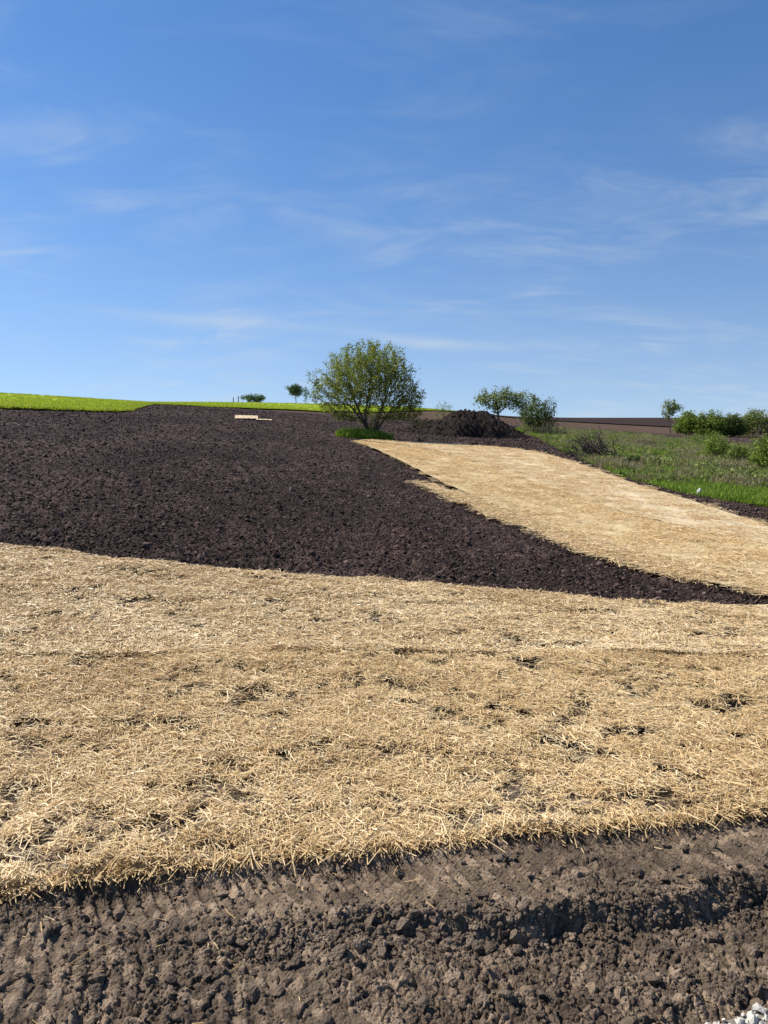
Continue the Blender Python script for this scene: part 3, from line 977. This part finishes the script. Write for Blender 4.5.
# coarse clods on the rough soil by the mound and along the bank of the channel
C_rough = proto_collection('clods_rough', clod_protos('soil_lump', M['soil_pile'], 6, 2, 70))
pts = []
for _ in range(2600):
    px_, py_ = random.uniform(385, 545), random.uniform(419, 450)
    if py_ > 441.5 + max(0, (px_-450))*0.11:
        continue
    pts.append(ground_at(px_, py_))
bank = lay([(520, 448), (545, 452), (575, 461), (605, 472), (640, 484.5), (680, 497), (720, 508), (768, 521), (860, 540), (960, 556)])
bs = np.linspace(0, 1, len(bank))
for _ in range(2600):
    t_ = random.random(); bx = np.interp(t_, bs, bank[:, 0]); by = np.interp(t_, bs, bank[:, 1])
    w_ = 0.45 + 0.35*t_
    pts.append((bx + random.gauss(0, w_*0.5), by + random.gauss(0, w_)))
pts = np.array(pts); k = ~pinpoly(pts[:, 0], pts[:, 1], np.concatenate([lay([(354, 442), (600, 560), (980, 627)]), lay([(980, 580), (860, 556), (768, 530), (680, 500), (605, 475), (545, 455), (490, 447.5), (400, 442.5)])]))
pts = pts[k]
s = np.clip(0.055*np.exp(rng.normal(0, 0.5, len(pts))), 0.02, 0.14)*np.clip(pts[:, 1]/42, 0.38, 1)
C_flat = proto_collection('clods_flat', clod_protos('soil_lump', M['clod_tilled'], 6, 2, 170))
scatter('soil_lumps', np.stack([pts[:, 0], pts[:, 1], H(pts[:, 0], pts[:, 1]) + 0.02 + s*0.2], 1), rand_rot(len(pts), 0.6), np.stack([s, s, s], 1), C_flat, tilled_soil)

# gravel stones at the road edge
C_grav = proto_collection('gravel_stones', clod_protos('gravel_stone', M['limestone'], 6, 1, 90))
n = 14000
x = uni(0.35, 2.6, n); y = uni(1.1, 2.6, n)
yr = np.interp(x, ROADL[:, 0], ROADL[:, 1]) + np.where(x > ROADL[-1, 0], (x - ROADL[-1, 0])*0.3, 0) + 0.03*(fbm(x*8, y*8, 2, 5)-0.5)
k = y < yr + 0.015
x, y = x[k], y[k]
s = np.clip(0.0085*np.exp(rng.normal(0, 0.45, len(x))), 0.003, 0.024)
scatter('gravel', np.stack([x, y, np.full(len(x), -0.060) + s*0.4], 1), rand_rot(len(x), 0.6), np.stack([s, s, s], 1), C_grav, gravel_road)


# ------------------------------------------------------------------ heap of soil
def soil_heap():
    yc = 60.0
    nx, ny = 150, 90
    X, Y = np.meshgrid(np.linspace(0.8, 12.4, nx), np.linspace(yc-4.4, yc+4.4, ny))
    prof = pchip([0.8, 2.2, 3.7, 4.8, 5.5, 6.2, 7.2, 8.3, 9.4, 10.6, 11.6, 12.4], [0, 0.45, 0.9, 1.25, 1.8, 1.95, 1.9, 1.85, 1.15, 0.5, 0.12, 0], X.ravel()).reshape(X.shape)
    w = np.clip(1-((Y-yc-0.4*np.sin(X))/(2.2+0.9*prof))**2, 0, 1)**0.8
    h = prof*w
    h = h*(0.82+0.36*fbm(X*0.9, Y*0.9, 3, 3)) + np.minimum(h, 0.5)*2*(clods_h(X, Y, 0.5, 5, 0.3, 0.8)*0.20 + clods_h(X, Y, 0.22, 6, 0.3, 0.8)*0.12)
    Z = H(X, Y) - 0.10 + h
    o = mesh_np('soil_heap', np.stack([X, Y, Z], -1).reshape(-1, 3), grid_faces(nx, ny), M['soil_pile'])
    tag(o, 'heap of dark dug soil in front of the pale green trees', 'soil heap')
    i = rng.integers(0, nx*ny, 4200); hh = h.ravel()[i]
    i = i[hh > 0.12]
    p = np.stack([X.ravel()[i], Y.ravel()[i], Z.ravel()[i]], 1) + rng.normal(0, 0.04, (len(i), 3))
    s = np.clip(0.05*np.exp(rng.normal(0, 0.5, len(p))), 0.02, 0.15)
    scatter('soil_lumps', p, rand_rot(len(p), 0.7), np.stack([s, s, s], 1), C_rough, o)


soil_heap()


# ------------------------------------------------------------------ plants
def grow(attr, seeds, step, infl, kill, iters=160, up=0.05):
    """space colonisation: returns node positions and parents"""
    c0 = np.mean([s[:3] for s in seeds], axis=0); c0[2] = -0.12
    P = [np.array(c0, float)]; par = [-1]
    for s in seeds:                                                # stems fan out of one root
        if len(s) == 3:
            P.append(np.array(s, float)); par.append(0)
        else:
            d = np.array(s[3:6], float); k = 0; L = s[6]
            for q in range(int(L/step)):
                t = q/max(1, int(L/step))
                P.append(np.array(s[:3]) + d*(q+1)*step*np.array([0.55+0.45*t, 0.55+0.45*t, 1.0]) + rng.normal(0, 0.012, 3)); par.append(0 if q == 0 else len(P)-2)
    attr = np.array(attr); alive = np.ones(len(attr), bool)
    best = np.full(len(attr), 1e9); who = np.zeros(len(attr), int)

    def upd(i0):
        nonlocal best, who
        for i in range(i0, len(P)):
            d = np.linalg.norm(attr - P[i], axis=1)
            m = d < best
            best = np.where(m, d, best); who = np.where(m, i, who)
    upd(0)
    for it in range(iters):
        alive &= best > kill
        act = alive & (best < infl)
        if not act.any():
            if not alive.any():
                break
            act = alive & (best < best[alive].min()*1.05)
        n0 = len(P)
        ids = np.unique(who[act])
        for i in ids:
            a = attr[act & (who == i)] - P[i]
            d = (a/np.linalg.norm(a, axis=1)[:, None]).sum(0) + rng.normal(0, 0.12, 3)
            d[2] += up
            d /= np.linalg.norm(d)+1e-9
            P.append(P[i] + d*step); par.append(int(i))
        upd(n0)
        if len(P) > 6500:
            break
    return np.array(P), np.array(par)


def tubes(P, par, tip, expo=2.3, rmax=None, sides=5):
    n = len(P); r = np.zeros(n); kids = np.zeros(n, int)
    for i in range(n-1, -1, -1):
        r[i] = tip if kids[i] == 0 else r[i]**(1/expo)
        if par[i] >= 0:
            r[par[i]] += r[i]**expo; kids[par[i]] += 1
    if rmax:
        r = np.minimum(r, rmax)
    idx = np.where(par >= 0)[0]
    A = P[par[idx]]; B = P[idx]; ra = np.minimum(r[par[idx]], r[idx]*1.35); rb = r[idx]
    D = B-A; D /= np.linalg.norm(D, axis=1)[:, None]+1e-9
    ref = np.where(np.abs(D[:, 2:3]) > 0.9, np.array([[1.0, 0, 0]]), np.array([[0, 0, 1.0]]))
    S = np.cross(D, ref); S /= np.linalg.norm(S, axis=1)[:, None]; T = np.cross(D, S)
    m = len(idx); v = np.empty((m, sides*2, 3))
    for k in range(sides):
        c, s = math.cos(k*2*math.pi/sides), math.sin(k*2*math.pi/sides)
        o = S*c + T*s
        v[:, k] = A + o*ra[:, None] - D*ra[:, None]*0.3; v[:, sides+k] = B + o*rb[:, None]
    base = (np.arange(m)*sides*2)[:, None]
    f = np.concatenate([base + np.array([[k, (k+1) % sides, sides+(k+1) % sides, sides+k]]) for k in range(sides)], 0)
    return v.reshape(-1, 3), f, r, kids


def leaf_quads(C, size, spread_up=0.0):
    n = len(C)
    a = rng.normal(0, 1, (n, 3)); a[:, 2] *= 0.7; a /= np.linalg.norm(a, axis=1)[:, None]
    b_ = rng.normal(0, 1, (n, 3)); b_ -= a*(a*b_).sum(1)[:, None]; b_ /= np.linalg.norm(b_, axis=1)[:, None]
    L = size*np.exp(rng.normal(0, 0.3, n)); W = L*uni(0.4, 0.65, n)
    v = np.empty((n, 4, 3))
    v[:, 0] = C - a*(L*0.5)[:, None]; v[:, 2] = C + a*(L*0.5)[:, None]
    v[:, 1] = C + b_*(W*0.5)[:, None] - a*(L*0.08)[:, None]; v[:, 3] = C - b_*(W*0.5)[:, None] - a*(L*0.08)[:, None]
    f = np.arange(n*4).reshape(n, 4)
    return v.reshape(-1, 3), f


def crown_points(lobes, n):
    """points in a union of ellipsoids, denser outward"""
    out_ = []
    vol = np.array([l[3]*l[4]*l[5] for l in lobes]); vol = vol/vol.sum()
    for l, w in zip(lobes, vol):
        k = max(8, int(n*w))
        d = rng.normal(0, 1, (k, 3)); d /= np.linalg.norm(d, axis=1)[:, None]
        r = rng.random(k)**0.42
        r *= 0.76 + 0.60*rng.random(k)**2.2
        out_.append(np.array(l[:3]) + d*r[:, None]*np.array(l[3:6]))
    p = np.concatenate(out_)
    return p


def plant(name, label, cat, loc, lobes, seeds, nattr, step, infl, kill, tip, rmax, nleaf, lsize, lmat, bmat, group=None, spread=0.16, minz=0.15, trunk='trunk', crown='crown', up=0.05):
    root = empty(name, (float(loc[0]), float(loc[1]), float(loc[2])))
    A = crown_points(lobes, nattr); A = A[A[:, 2] > minz]
    P, par = grow(A, seeds, step, infl, kill, up=up)
    v, f, r, kids = tubes(P, par, tip, rmax=rmax)
    mesh_np(trunk, v, f, bmat, root)
    if nleaf:
        thin = np.where(r < tip*2.6)[0]
        i = rng.choice(thin, nleaf)
        C = P[i] + rng.normal(0, spread, (nleaf, 3))
        C = C[C[:, 2] > 0.05]
        lv, lf = leaf_quads(C, lsize)
        cz = (C[:, 2]-C[:, 2].min())/(np.ptp(C[:, 2])+1e-6)
        tone = np.clip(0.45 + 0.45*(fbm(C[:, 0]*1.3+C[:, 2], C[:, 1]*1.3+C[:, 2]*0.8, 3, 9)-0.5)*2 + rng.normal(0, 0.2, len(C)), 0, 1)
        mesh_np(crown, lv, lf, lmat, root, False, {'tone': np.repeat(tone, 4)})
    tag(root, label, cat, group)
    return root


def base_at(px, y):
    x = (px-384)/FPX*y
    return (x, y, float(H(x, y)))


# the leafy multi-stemmed tree
TB = base_at(372, 45.0)
lobes = [(-0.4, 0, 3.4, 2.6, 2.4, 2.2), (0.4, 0.2, 4.2, 1.8, 1.9, 1.6), (1.9, 0.1, 2.2, 1.3, 1.5, 1.25), (-2.0, -0.1, 2.8, 1.55, 1.5, 1.35), (-1.5, 0.2, 4.3, 1.2, 1.3, 1.15),
         (2.4, 0.0, 2.6, 0.9, 1.0, 1.1), (-0.3, 0.1, 4.9, 1.25, 1.3, 0.85), (1.3, -0.2, 3.6, 1.3, 1.3, 1.2), (2.6, 0.2, 1.5, 0.7, 0.8, 0.5), (-2.4, 0.1, 1.9, 0.9, 0.9, 0.5), (-3.3, 0, 3.5, 0.75, 0.6, 0.6), (-3.1, 0, 2.4, 0.7, 0.6, 0.5), (2.9, 0.1, 0.95, 0.6, 0.6, 0.35), (1.2, 0, 1.2, 0.9, 0.9, 0.4), (-1.5, 0, 1.3, 0.9, 0.9, 0.4), (-2.5, 0.1, 4.4, 0.5, 0.5, 0.5), (1.4, 0.1, 5.0, 0.5, 0.5, 0.5)]
seeds = []
for q in range(13):
    a = q*2.399 + 0.4
    sp = 0.16 + 0.62*((q*0.618) % 1.0)
    d = Vector((math.cos(a)*sp, math.sin(a)*sp*0.8, 1.0)).normalized()
    r0 = 0.10 + 0.10*((q*0.37) % 1.0)
    seeds.append((math.cos(a)*r0, math.sin(a)*r0*0.8, 0.0, d.x, d.y, d.z, 1.0 + 0.8*((q*0.733) % 1.0)))
plant('tree', 'leafy multi-stemmed tree standing alone at the head of the straw channel', 'tree', TB, lobes, seeds, 4200, 0.11, 1.2, 0.16, 0.0065, 0.12,
      44000, 0.086, M['leaf_tree'], M['bark'], None, 0.10, 0.6, up=0.3)


def blades(n, cx_, cy_, sx_, sy_, hmin, hmax, w, base):
    rr_ = np.sqrt(rng.random(n)); an_ = uni(0, 6.2832, n)
    x = cx_ + rr_*np.cos(an_)*sx_; y = cy_ + rr_*np.sin(an_)*sy_
    h = uni(hmin, hmax, n)*(1.1 - 0.5*rr_*rr_); a = uni(0, 6.2832, n); lean = np.abs(rng.normal(0, 0.35, n))*h
    z = base(x, y)
    dx, dy = np.cos(a), np.sin(a)
    v = np.empty((n, 5, 3))
    for k, (t, ww) in enumerate(((0, 1.0), (0.55, 0.8))):
        px_ = x + dx*lean*t*t; py_ = y + dy*lean*t*t
        v[:, 2*k] = np.stack([px_ - dy*w*ww*0.5, py_ + dx*w*ww*0.5, z + h*t], 1)
        v[:, 2*k+1] = np.stack([px_ + dy*w*ww*0.5, py_ - dx*w*ww*0.5, z + h*t], 1)
    v[:, 4] = np.stack([x + dx*lean, y + dy*lean, z + h*(1-0.2*np.minimum(1, lean/h))], 1)
    b0 = (np.arange(n)*5)[:, None]
    f = np.concatenate([b0 + np.array([[0, 1, 3]]), b0 + np.array([[0, 3, 2]]), b0 + np.array([[2, 3, 4]])], 0)
    return v.reshape(-1, 3), f, np.repeat(np.clip(rng.normal(0.5, 0.25, n), 0, 1), 5)


v, f, t = blades(3400, TB[0]-0.45, TB[1]-0.1, 1.75, 1.6, 0.18, 0.85, 0.035, lambda x, y: H(x, y)-0.03)
o = mesh_np('grass_clump', v, f, M['grass'], None, False, {'tone': t})
tag(o, 'clump of bright green grass round the foot of the leafy tree', 'grass', None, 'stuff')

# trees behind the heap
plant('tree', 'pale green open-crowned tree rising behind the soil heap', 'tree', base_at(502, 74),
      [(-1.7, 0, 3.2, 1.3, 1.3, 0.85), (0, 0.2, 3.4, 1.5, 1.4, 0.85), (1.5, 0, 3.1, 1.3, 1.3, 1.0), (-0.6, 0, 2.5, 1.3, 1.2, 0.7), (2.2, 0, 2.3, 0.9, 1, 0.8)], [(-0.1, 0, 0), (0.15, 0.1, 0)],
      520, 0.2, 1.6, 0.34, 0.014, 0.14, 5200, 0.16, M['leaf_light'], M['bark'], 'trees and bushes beyond the soil', 0.2, 1.4)
plant('bush', 'darker round bush right of the pale open-crowned tree', 'bush', base_at(537, 70),
      [(0, 0, 2.1, 1.7, 1.6, 1.4), (0.5, 0, 1.3, 1.5, 1.4, 1.0), (-0.9, 0, 1.6, 1.0, 1.1, 1.1)], [(-0.3, 0, 0), (0, 0.1, 0), (0.3, 0, 0)],
      520, 0.18, 1.5, 0.3, 0.012, 0.10, 5200, 0.14, M['leaf_dark'], M['bark'], 'trees and bushes beyond the soil', 0.17, 0.4)
plant('bush', 'low twiggy brown bush at the foot of the darker round bush', 'bush', base_at(552, 66),
      [(0, 0, 0.65, 1.7, 1.0, 0.65)], [(-0.8, 0, 0), (-0.2, 0, 0), (0.4, 0, 0), (0.9, 0, 0)],
      420, 0.10, 1.0, 0.15, 0.010, 0.04, 700, 0.10, M['leaf_brown'], M['deadwood'], 'trees and bushes beyond the soil', 0.1, 0.1)
plant('bush', 'sparse yellowish bush left of the soil heap', 'bush', base_at(443, 84),
      [(0, 0, 1.6, 1.3, 1.0, 1.3)], [(-0.5, 0, 0), (0, 0, 0), (0.4, 0, 0), (0.1, 0.3, 0)],
      200, 0.2, 1.4, 0.3, 0.009, 0.04, 700, 0.12, M['leaf_tree'], M['bark_grey'], 'trees and bushes beyond the soil', 0.15, 0.3, up=0.4)

# right-hand hedge line
plant('tree', 'small slender tree with airy crown at the left end of the far hedge', 'tree', base_at(669, 118),
      [(0, 0, 4.1, 1.4, 1.3, 1.0), (-0.5, 0, 3.1, 1.1, 1.0, 0.9), (0.9, 0, 4.0, 0.7, 0.8, 0.6)], [(0, 0, 0)],
      260, 0.25, 1.8, 0.4, 0.016, 0.13, 1900, 0.20, M['leaf_light'], M['bark'], 'far hedge trees', 0.22, 1.8)
hedge = [(686, 121, 24, 21, 'leaf_hedge', 'yellow-green rounded bush next to the small slender tree'),
         (707, 119, 30, 24, 'leaf_hedge', 'broad yellow-green bush in the middle of the far hedge'),
         (729, 120, 24, 20, 'leaf_dark', 'dull green lower bush in the far hedge left of the big one'),
         (750, 123, 40, 28, 'leaf_light', 'big dark-green tree clump tallest at the right of the far hedge'),
         (786, 121, 36, 27, 'leaf_dark', 'green bush of the far hedge cut by the right border')]
for px_, y, w_, h_, lm_, lab in hedge:
    s_ = px_size(y); W_, H_ = w_*s_*0.5, h_*s_
    plant('bush', lab, 'bush', base_at(px_, y),
          [(0, 0, H_*0.5, W_*0.9, W_*0.8, H_*0.45), (-W_*0.55, 0, H_*0.28, W_*0.6, W_*0.6, H_*0.34), (W_*0.55, 0, H_*0.32, W_*0.6, W_*0.6, H_*0.38), (W_*0.1, 0, H_*0.8, W_*0.45, W_*0.5, H_*0.22), (0, 0, H_*0.15, W_*0.95, W_*0.7, H_*0.2)],
          [(-0.5, 0, 0), (0.2, 0.2, 0), (0.7, 0, 0)], 560, 0.26, 1.8, 0.38, 0.014, 0.10, 6500, 0.25, M[lm_], M['bark'], 'far hedge trees', 0.28, 0.08)
# bushes among the weeds
weeds = [(760, 58, 30, 34, 'leaf_brown', 'leafless brownish bush at the right border in front of the hedge', 900),
         (703, 74, 40, 14, 'leaf_hedge', 'low spreading green bush along the top of the weedy strip', 1700),
         (716, 44, 30, 27, 'leaf_hedge', 'bright green upright bush in the middle of the weeds', 2600),
         (737, 40, 26, 21, 'leaf_light', 'small green bush right of the bright upright one in the weeds', 1500),
         (768, 33, 34, 38, 'leaf_hedge', 'green bush in the weeds cut by the right border', 3000),
         (583, 50, 22, 10, 'leaf_dark', 'low dark green bush left of the dead branches', 900),
         (645, 60, 26, 7, 'leaf_brown', 'low brown scrub along the brown field edge', 600),
         (632, 32, 22, 11, 'leaf_dark', 'low leafy weed clump on the bank below the branch heap', 900)]
for px_, y, w_, h_, lm_, lab, nl_ in weeds:
    s_ = px_size(y); W_, H_ = w_*s_*0.5, h_*s_
    st = max(0.07, H_*0.09)
    plant('bush', lab, 'bush', base_at(px_, y),
          [(0, 0, H_*0.55, W_*0.8, W_*0.8, H_*0.42), (-W_*0.45, 0, H_*0.42, W_*0.55, W_*0.6, H_*0.36), (W_*0.4, 0, H_*0.5, W_*0.55, W_*0.6, H_*0.36)],
          [(-W_*0.3, 0, 0), (0, 0.1, 0), (W_*0.35, 0, 0)], 300, st, st*7, st*1.7, 0.007, 0.05, nl_, 0.10, M[lm_], M['deadwood'], 'bushes among the weeds', st*0.9, 0.06, up=0.3)

# far trees on the left skyline
plant('bush', 'far rounded bush on the skyline of the green field', 'bush', base_at(255, 215),
      [(-1.2, 0, 1.2, 2.2, 2, 1.1), (1.4, 0, 1.3, 2.3, 2, 1.3)], [(-1, 0, 0), (1, 0, 0)], 260, 0.35, 2.2, 0.55, 0.02, 0.1, 2600, 0.32, M['leaf_far'], M['bark'], 'trees on the skyline', 0.3, 0.3)
plant('tree', 'far small tree with oval crown on the skyline left of the big tree', 'tree', base_at(297, 215),
      [(0, 0, 4.0, 2.2, 2.0, 1.7), (-0.4, 0, 3.2, 1.8, 1.6, 1.0)], [(0, 0, 0)], 260, 0.35, 2.5, 0.5, 0.022, 0.2, 2600, 0.34, M['leaf_far'], M['bark'], 'trees on the skyline', 0.3, 2.0)
plant('tree', 'thin far sapling on the skyline close to the big tree', 'tree', base_at(306, 210),
      [(0.2, 0, 3.4, 1.1, 1.0, 1.5)], [(0, 0, 0)], 120, 0.3, 2.0, 0.5, 0.024, 0.14, 500, 0.28, M['leaf_far'], M['bark'], 'trees on the skyline', 0.3, 1.4)
plant('tree', 'faint spindly far tree on the skyline, almost behind the big tree', 'tree', base_at(316, 214),
      [(0, 0, 2.9, 1.7, 1.2, 1.6)], [(0, 0, 0), (0.4, 0, 0)], 160, 0.3, 2.0, 0.45, 0.020, 0.10, 500, 0.26, M['leaf_light'], M['bark_grey'], 'trees on the skyline', 0.3, 1.0)


def add_box(vs, fs, c, s):
    n0 = sum(len(a) for a in vs)
    q = np.array([(x, y, z) for z in (-.5, .5) for y in (-.5, .5) for x in (-.5, .5)])*np.array(s) + np.array(c)
    vs.append(q)
    fs.append(np.array([(0, 2, 3, 1), (4, 5, 7, 6), (0, 1, 5, 4), (2, 6, 7, 3), (0, 4, 6, 2), (1, 3, 7, 5)]) + n0)


def box_obj(name, c, s, mat, parent, rot=(0, 0, 0)):
    import bmesh
    bm = bmesh.new(); bmesh.ops.create_cube(bm, size=1.0)
    for v_ in bm.verts:
        v_.co = Vector((v_.co.x*s[0], v_.co.y*s[1], v_.co.z*s[2]))
    bmesh.ops.bevel(bm, geom=bm.edges[:], offset=min(s)*0.12, segments=1, affect='EDGES')
    me = bpy.data.meshes.new(name); bm.to_mesh(me); bm.free(); me.materials.append(mat)
    o = bpy.data.objects.new(name, me); COL.objects.link(o); o.parent = parent; o.location = c; o.rotation_euler = rot
    return o


fb = base_at(341, 88)
fr = empty('rail_fence', fb)
for dx_ in (-0.95, 0.95):
    box_obj('post', (dx_, 0, 0.45), (0.13, 0.13, 1.15), M['timber'], fr, (0, R(2*dx_), 0))
box_obj('rail', (0, -0.10, 0.82), (2.3, 0.06, 0.20), M['timber'], fr, (0, R(1.2), 0))
box_obj('rail', (0, -0.10, 0.42), (2.3, 0.06, 0.16), M['timber'], fr, (0, R(-0.8), 0))
tag(fr, 'short weathered wooden rail fence seen behind the left side of the big tree', 'fence')
for k, (px_, h_) in enumerate([(235, 1.5), (240, 1.9)]):
    pb = base_at(px_, 205)
    po = empty('fence_post', pb)
    box_obj('shaft', (0, 0, h_/2-0.1), (0.22, 0.22, h_), M['timber'], po, (0, R(2-3*k), 0))
    box_obj('cap', (0, 0, h_-0.08), (0.26, 0.26, 0.08), M['timber'], po)
    tag(po, ['shorter far fence post on the skyline left of the rounded bush', 'taller far fence post beside the rounded bush on the skyline'][k], 'fence post', 'far fence posts')


# heap of dead branches
BH = base_at(590, 37.0)


def branch_heap():
    bx, by, bz = BH
    root = empty('branch_heap', (bx, by, bz))
    for k in range(75):
        a = random.uniform(0, 6.28); r0 = random.uniform(0, 1.0)
        p0 = np.array([math.cos(a)*r0*1.25, math.sin(a)*r0*0.8, random.uniform(0.0, 0.7)*(1-0.6*r0)])
        a2 = random.uniform(0, 6.28); el = random.gauss(0.35, 0.35)
        d = np.array([math.cos(a2)*math.cos(el), math.sin(a2)*math.cos(el)*0.7, abs(math.sin(el))])
        L = random.uniform(0.5, 1.25)
        P = [p0]; par = [-1]
        for s in range(6):
            d = d + rng.normal(0, 0.16, 3); d /= np.linalg.norm(d)
            q = P[-1] + d*L/6 if s else p0 + d*L/6
            q[2] = max(q[2], 0.03)
            P.append(q); par.append(len(P)-2)
        n0 = len(P)
        for b in range(random.randint(3, 6)):
            i = random.randint(2, n0-1); d2 = d + rng.normal(0, 0.7, 3); d2 /= np.linalg.norm(d2)
            q = P[i]
            for s in range(3):
                q2 = q + d2*random.uniform(0.07, 0.16); q2[2] = max(q2[2], 0.03); P.append(q2); par.append(i if s == 0 else len(P)-2); q = q2
        v, f, r, kk = tubes(np.array(P), np.array(par), 0.011, 2.0, 0.05)
        mesh_np('branch', v, f, M['deadwood'], root)
    tag(root, 'tangled heap of dead dark branches at the left end of the weedy strip', 'branch heap')


branch_heap()

# pale plastic bag caught at the foot of the weeds
bx, by = ground_at(699, 496)
import bmesh
bm = bmesh.new(); bmesh.ops.create_icosphere(bm, subdivisions=3, radius=1.0)
for v_ in bm.verts:
    p = v_.co
    k = 1 + 0.18*math.sin(p.x*7+1)*math.cos(p.y*6) + 0.12*math.sin(p.z*11+p.x*5)
    top = max(0, p.z)
    v_.co = Vector((p.x*0.06*k*(1-0.55*top), p.y*0.05*k*(1-0.55*top), p.z*0.085*k))
me = bpy.data.meshes.new('plastic_bag'); bm.to_mesh(me); bm.free(); me.materials.append(M['plastic'])
o = bpy.data.objects.new('plastic_bag', me); COL.objects.link(o); o.location = (bx, by, float(H(bx, by))+0.13); o.rotation_euler = (0.1, 0.2, 0.5)
tag(o, 'small white crumpled bag at the lower edge of the weeds', 'bag')


# ------------------------------------------------------------------ grass and weeds
def tuft_proto(name, n, rad, h0, h1, w, mat, lean=0.35):
    v, f, t = blades(n, 0, 0, rad, rad, h0, h1, w, lambda x, y: x*0 - 0.02)
    return mesh_np(name, v, f, mat, None, False, {'tone': t})


def broadleaf_proto(name, n, rad, h, ls, mat):
    r = rad*np.sqrt(rng.random(n)); a = uni(0, 6.2832, n)
    C = np.stack([r*np.cos(a), r*np.sin(a), rng.random(n)*h*(1-(r/rad)**2*0.7)], 1)
    lv, lf = leaf_quads(C, ls)
    return mesh_np(name, lv, lf, mat, None, False, {'tone': np.repeat(np.clip(rng.normal(0.5, 0.25, n), 0, 1), 4)})


T_green = proto_collection('tufts_green', [tuft_proto('grass_tuft', 46, 0.30, 0.05, 0.17, 0.020, M['grass']) for _ in range(4)])
T_leaf = proto_collection('tufts_broadleaf', [broadleaf_proto('weed_tuft', 70, 0.32, 0.24, 0.085, m_) for m_ in (M['leaf_light'], M['leaf_hedge'], M['leaf_dark'], M['leaf_dark'])])
T_dry = proto_collection('tufts_dry', [tuft_proto('dry_tuft', 34, 0.24, 0.10, 0.40, 0.012, M['dry']) for _ in range(3)])
T_crop = proto_collection('tufts_crop', [tuft_proto('crop_tuft', 26, 0.35, 0.08, 0.20, 0.05, M['crop']) for _ in range(3)])
n = 30000
tt, ss = rng.random(n)**1.15, rng.random(n)
i = (tt*119).astype(int); j = (ss*199).astype(int)
p = WS[i, j] + (WS[np.minimum(i+1, 119), j]-WS[i, j])*rng.random((n, 1)) + (WS[i, np.minimum(j+1, 199)]-WS[i, j])*rng.random((n, 1))
away = np.hypot((p[:, 0]-BH[0])/1.7, (p[:, 1]-BH[1]+0.8)/2.4) > 1
p, tt = p[away], tt[away]; n = len(p)
nz = fbm(p[:, 0]*0.40, p[:, 1]*0.22, 3, 55)
n2 = fbm(p[:, 0]*0.55+9, p[:, 1]*0.30, 3, 66)
front = sstep(0.55, 0.12, tt)
wild = np.clip((n2-0.45)*6 + 0.45*(1-front) + 0.14, 0, 1)                   # tall weeds and dry stalks away from the front
pk = rng.random(n)
gm = pk > wild*0.9
pg = p[gm]; s = uni(0.6, 1.35, len(pg))*(0.45 + 1.1*nz[gm])
scatter('grass', pg, rand_rot(len(pg), 0.15), np.stack([s, s, s*uni(0.6, 1.5, len(pg))], 1), T_green, weed_strip)
wm = ~gm & (rng.random(n) < 0.42)
pw = p[wm]; s = uni(0.5, 1.4, len(pw))*(0.5+nz[wm])
scatter('leafy_weeds', pw, rand_rot(len(pw), 0.1), np.stack([s, s, s*uni(0.7, 1.5, len(pw))], 1), T_leaf, weed_strip)
dm = ~gm & ~wm
pd = p[dm]; s = uni(0.6, 1.5, len(pd))
scatter('dry_weeds', pd, rand_rot(len(pd), 0.2), np.stack([s, s, s], 1), T_dry, weed_strip)
# crop edge and surface
n = 26000
i = (rng.random(n)**2.2*66).astype(int); j = rng.integers(0, 298, n)
p = CF[i, j] + (CF[i+1, j]-CF[i, j])*rng.random((n, 1)) + (CF[i, j+1]-CF[i, j])*rng.random((n, 1))
s = uni(0.7, 1.2, n)
scatter('crop', p, rand_rot(n, 0.1), np.stack([s, s, s], 1), T_crop, green_field)
